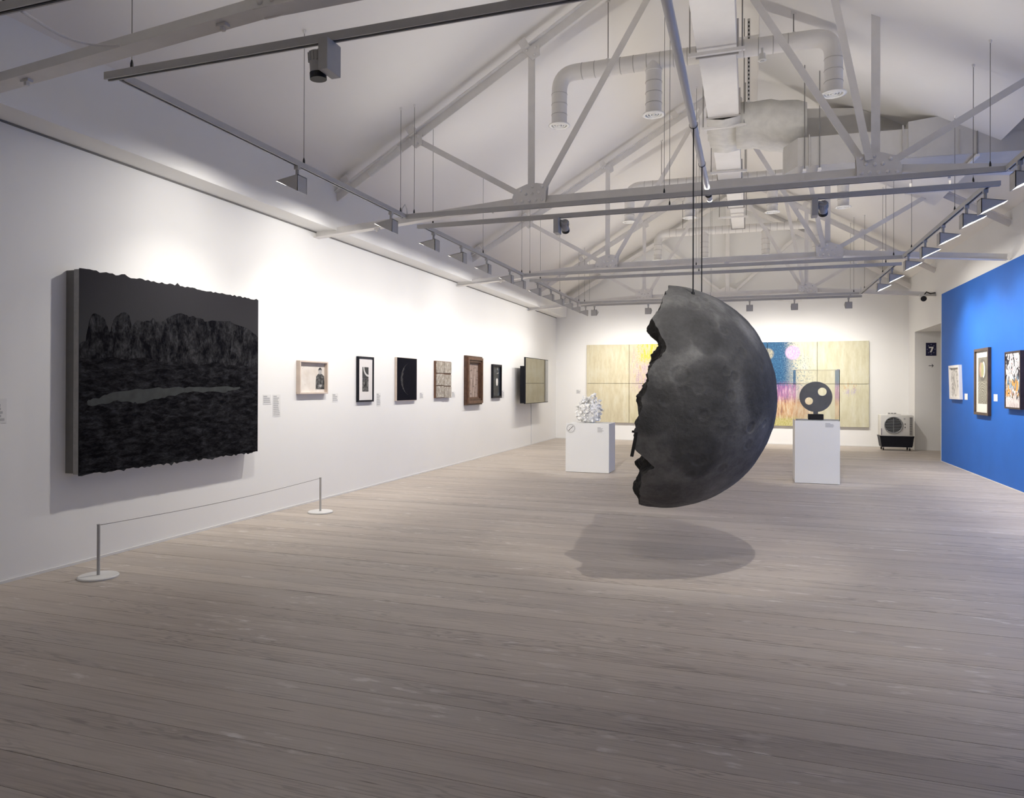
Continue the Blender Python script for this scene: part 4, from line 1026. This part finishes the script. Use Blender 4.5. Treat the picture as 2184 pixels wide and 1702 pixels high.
t = thing('pale_frame_picture', 'pale tilted box frame with a grey relief drawing on the blue wall', 'picture', (3.82, 15.95, 1.325), 'pictures on the blue wall')
A = (15.54, 16.27, 1.326, 1.988); SH = .16; SH = .12
frame_r(t, *A, .055, .05, plain('white_frame', (.80, .78, .76), .5, var=.02), SH)
panel_r(t, 'sheet', A[0]+.05, A[1]-.05, A[2]+.05, A[3]-.05, .0, .02, swirl('grey_drawing', [(.40, (.74, .71, .67)), (.50, (.68, .65, .61)), (.55, (.25, .24, .23)), (.60, (.62, .60, .57)), (.7, (.76, .73, .69))], 4, 1.5), SH, A[2])
t = thing('tall_frame_print', 'tall brown frame with an oval and ripple print on the blue wall', 'picture', (3.82, 14.25, 1.08), 'pictures on the blue wall')
A = (13.855, 14.65, 1.080, 2.230); BRF = plain('brown_frame', (.085, .055, .042), .4, var=.25, scale=10)
frame_r(t, *A, .05, .045, BRF)
panel_r(t, 'sheet', A[0]+.045, A[1]-.045, A[2]+.045, A[3]-.045, .0, .02, plain('print_sheet', (.78, .765, .70), .7, var=.01))
n = NT('ripple_print'); x, y_, z = n.sep(n.coord()); dy = n.math('MULTIPLY', y_, 1.0); dz_ = n.math('SUBTRACT', z, .30)
rad_ = n.math('SQRT', n.math('ADD', n.math('MULTIPLY', dy, dy), n.math('MULTIPLY', dz_, dz_))); wv_ = n.math('SINE', n.math('MULTIPLY', n.math('ADD', rad_, n.math('MULTIPLY', n.noise(n.coord(), 9, 3), .09)), 150.))
cl = n.mix(n.smooth(wv_, .3, .9, 0., .75), (.19, .18, .145), (.55, .53, .44)); cl = n.mix(n.smooth(z, .56, .60), cl, (.20, .19, .155)); n.base(cl); n.set(.6)
panel_r(t, 'print', A[0]+.13, A[1]-.15, 1.275, 2.075, .02, .0215, n.m)
def poly_r(t, name, pts, x, mat_): return MB().prism([(3.82-x-.001, a, b) for a, b in pts], (.001, 0, 0)).build(name, mat_, t)
oc = (14.25, 1.86)
poly_r(t, 'printed_oval', [(oc[0]+.22*cos(2*pi*k/32), oc[1]+.19*sin(2*pi*k/32)) for k in range(32)], .0216, plain('print_umber', (.16, .15, .13), .6, var=.2, scale=20))
poly_r(t, 'printed_lens', [(14.33+.10*cos(2*pi*k/28), oc[1]+.13*sin(2*pi*k/28)) for k in range(28)], .0227, plain('print_rose', (.40, .27, .21), .6, var=.15, scale=12))
poly_r(t, 'printed_olive', [(14.24+.09*cos(2*pi*k/28), oc[1]+.125*sin(2*pi*k/28)) for k in range(28)], .0238, plain('print_olive', (.36, .35, .19), .6, var=.15, scale=12))
cres = [(14.20-.10*cos(a), oc[1]+.14*sin(a)) for a in [RAD(-90+180*k/16) for k in range(17)]]+[(14.215-.05*cos(a), oc[1]+.115*sin(a)) for a in [RAD(90-180*k/16) for k in range(17)]]
poly_r(t, 'printed_crescent', cres, .0249, plain('print_cream', (.80, .78, .70), .6))
t = thing('dark_frame_picture', 'dark deep frame with a busy multicoloured picture at the right photo edge', 'picture', (3.82, 12.65, 1.23), 'pictures on the blue wall')
A = (12.32, 13.0, 1.230, 2.106); DKF = plain('espresso_frame', (.045, .028, .026), .4, var=.2)
frame_r(t, *A, .06, .025, DKF)
n = NT('busy_patches'); x, y_, z = n.sep(n.coord()); q = n.comb(0., n.math('MULTIPLY', y_, 1.), n.math('MULTIPLY', z, .62))
a1 = n.noise(q, 9, 2, .5, 2.2); a2 = n.noise(n.add(q, (3, 1, 5)), 7, 3, .5, 1.6)
c = n.ramp(a1, [(.38, (.015, .016, .03)), (.46, (.03, .03, .045)), (.49, (.78, .74, .74)), (.62, (.80, .77, .76)), (.66, (.42, .07, .10)), (.72, (.80, .66, .64))])
c = n.mix(n.math('MULTIPLY', n.smooth(z, .48, .40), n.math('MULTIPLY', n.smooth(z, .16, .22), n.smooth(a2, .50, .54))), c, (.66, .34, .08))
c = n.mix(n.math('MULTIPLY', n.smooth(z, .52, .44), n.math('MULTIPLY', n.smooth(z, .26, .34), n.smooth(a2, .47, .43))), c, (.22, .36, .50))
c = n.mix(n.smooth(z, .17, .12, 0., .75), c, (.78, .68, .67)); n.base(c); n.set(.5)
panel_r(t, 'picture_sheet', A[0]+.025, A[1]-.025, A[2]+.025, A[3]-.025, .0, .05, n.m)

# ------------------------------------------------------------------ sign, arrow, camera, cooler
NAVY = plain('navy_sign', (.010, .010, .055), .5, var=.05)
t = thing('room_number_sign', 'small navy square sign with a white 7 in the exit passage', 'sign', (4.224, OP1, 2.34))
ys = OP1
MB().box(4.110, 4.338, ys-.008, ys-.0005, 2.335, 2.655).build('plate', NAVY, t)
sx = lambda a: 4.224+a; sz = lambda b: 2.495+b
MB().prism([(sx(a), ys-.0095, sz(b)) for a, b in ((-.050, .060), (.050, .060), (.050, .034), (.008, -.075), (-.030, -.075), (.010, .028), (-.050, .028))], (0, .0012, 0)).build('digit', CARDW, t)
STARM = plain('sign_star', (.62, .62, .68), .6)
for k in range(8):
    a = pi/2+2*pi*k/8; a_, b_ = .083*cos(a), .118*sin(a)
    pts = []
    for q in range(10):
        rr_ = .012 if q % 2 == 0 else .0055; an = pi/2+2*pi*q/10; pts.append((sx(a_+rr_*cos(an)), ys-.0093, sz(b_+rr_*sin(an))))
    MB().prism(pts, (0, .001, 0)).build('star', STARM, t)
t = thing('exit_arrow', 'small black arrow pointing right below the number sign', 'sign', (4.224, OP1, 2.05))
for pts in (((-.050, .008), (.038, .008), (.038, -.008), (-.050, -.008)), ((.012, .042), (.024, .042), (.056, .0), (.036, .0)), ((.012, -.042), (.036, 0), (.056, 0), (.024, -.042))):
    MB().prism([(sx(a), ys-.0022, 2.09+b) for a, b in pts], (0, .0018, 0)).build('stroke', INKM, t)
t = thing('security_camera', 'white bullet camera with black lens under the farthest truss', 'camera', (3.58, 17.80, 3.60))
MB().box(3.53, 3.66, 17.77, 17.83, 3.565, 3.60, .004).build('mount', WHITEP, t)
MB().tube([(3.60, 17.80, 3.57), (3.60, 17.78, 3.54)], .02, 12).build('arm', WHITEP, t)
MB().tube([(3.60, 17.86, 3.53), (3.60, 17.84, 3.525), (3.60, 17.70, 3.50)], [.04, .062, .066], 20).build('body', WHITEP, t, 'auto')
MB().tube([(3.60, 17.700, 3.499), (3.60, 17.690, 3.497)], .058, 20).build('lens', DARK, t)
m = MB(); m.tube([(3.62, 17.8, 3.58), (3.68, 17.82, 3.66), (3.76, 17.84, 3.62), (3.86, 17.86, 3.64)], .012, 8); m.build('cable', DARK, t, True)

t = thing('air_cooler', 'white portable air cooler with round grille and dark tank by the passage', 'air cooler', (3.42, 19.75, 0))
cx0, cx1, cy0, cy1 = 3.05, 3.78, 19.60, 20.02; xm = 3.335
MB().box(cx0, cx1, cy0, cy1, .345, .878, .03).build('body', WHITEP, t, 'auto')
m = MB(); m.prism([(cx0+.13, cy0+.03, .872), (cx1-.25, cy0+.03, .872), (cx1-.30, cy0+.03, .905), (cx0+.19, cy0+.03, .905)], (0, .25, 0)); m.build('control_panel', WHITEP, t)
for k in range(3): MB().lathe([(.028, .0), (.026, .016), (.0001, .018)], (3.255+k*.066, cy0+.10, .903), 16).build('knob', DARK, t)
MB().lathe([(.170, .0), (.200, -.004), (.210, -.022), (.195, -.026), (.183, -.012), (.183, .0)], (xm, cy0+.002, .625), 48, 'y').build('grille_ring', plain('grille_grey', (.33, .34, .345), .4), t, True)
MB().lathe([(.0001, -.003), (.182, -.003), (.182, .0)], (xm, cy0+.001, .625), 40, 'y').build('grille_recess', DARK, t)
for k in range(9):
    z_ = .625-.15+k*.0375; hw = sqrt(max(.0, .178**2-(z_-.625)**2))
    MB().prism([(xm-hw, cy0-.016, z_-.008), (xm-hw, cy0-.004, z_+.008), (xm-hw, cy0-.003, z_+.005), (xm-hw, cy0-.014, z_-.010)], (2*hw, 0, 0)).build('louvre', plain('louvre_grey', (.16, .165, .175), .4), t)
MB().box(xm-.004, xm+.004, cy0-.020, cy0-.016, .448, .802).build('centre_bar', plain('grille_grey', (.33, .34, .345)), t)
for z_ in (.655, .575):
    MB().box(3.572, 3.605, cy0-.006, cy0+.001, z_-.025, z_+.025).build('switch_plate', CARDW, t); MB().box(3.579, 3.598, cy0-.010, cy0-.005, z_-.016, z_+.016).build('switch', DARK, t)
MB().box(3.56, 3.595, cy0-.003, cy0+.001, .765, .80).build('badge', TEXTM, t); MB().box(cx0+.015, cx0+.028, cy0-.004, cy0+.002, .38, .54).build('water_gauge', plain('gauge_violet', (.10, .08, .16), .4), t)
for k in range(18):
    for y_ in (0, 1): MB().box(3.690+.032*y_, 3.716+.032*y_, cy0-.004, cy0+.004, .385+k*.0245, .399+k*.0245).build('vent_slot', DARK, t)
m = MB()
tp_ = [(cx0-.012, cy0-.012), (cx1+.008, cy0-.012), (cx1+.008, cy1), (cx0-.012, cy1)]; bt_ = [(cx0+.03, cy0+.015), (cx1-.03, cy0+.015), (cx1-.03, cy1-.02), (cx0+.03, cy1-.02)]
a_ = [m.bm.verts.new((x, y_, .352)) for x, y_ in tp_]; b_ = [m.bm.verts.new((x, y_, .085)) for x, y_ in bt_]
m.bm.faces.new(a_); m.bm.faces.new(b_[::-1])
for i in range(4): m.bm.faces.new((a_[i], a_[(i+1) % 4], b_[(i+1) % 4], b_[i]))
m.build('tank', BLACKP, t); MB().box(cx0-.018, cx1+.012, cy0-.018, cy1, .340, .358, .004).build('tank_rim', BLACKP, t)
for x in (cx0+.07, cx1-.08):
    for y_ in (cy0+.06, cy1-.07):
        MB().lathe([(.0001, -.013), (.033, -.013), (.036, 0), (.033, .013), (.0001, .013)], (x, y_, .037), 16, 'x').build('caster', DARK, t); MB().box(x-.018, x+.018, y_-.02, y_+.02, .06, .088).build('caster_fork', WHITEM, t)
MB().box(cx1+.012, cx1+.03, cy1-.2, cy1-.17, .1, .72).build('filter_frame', TRACKM, t)
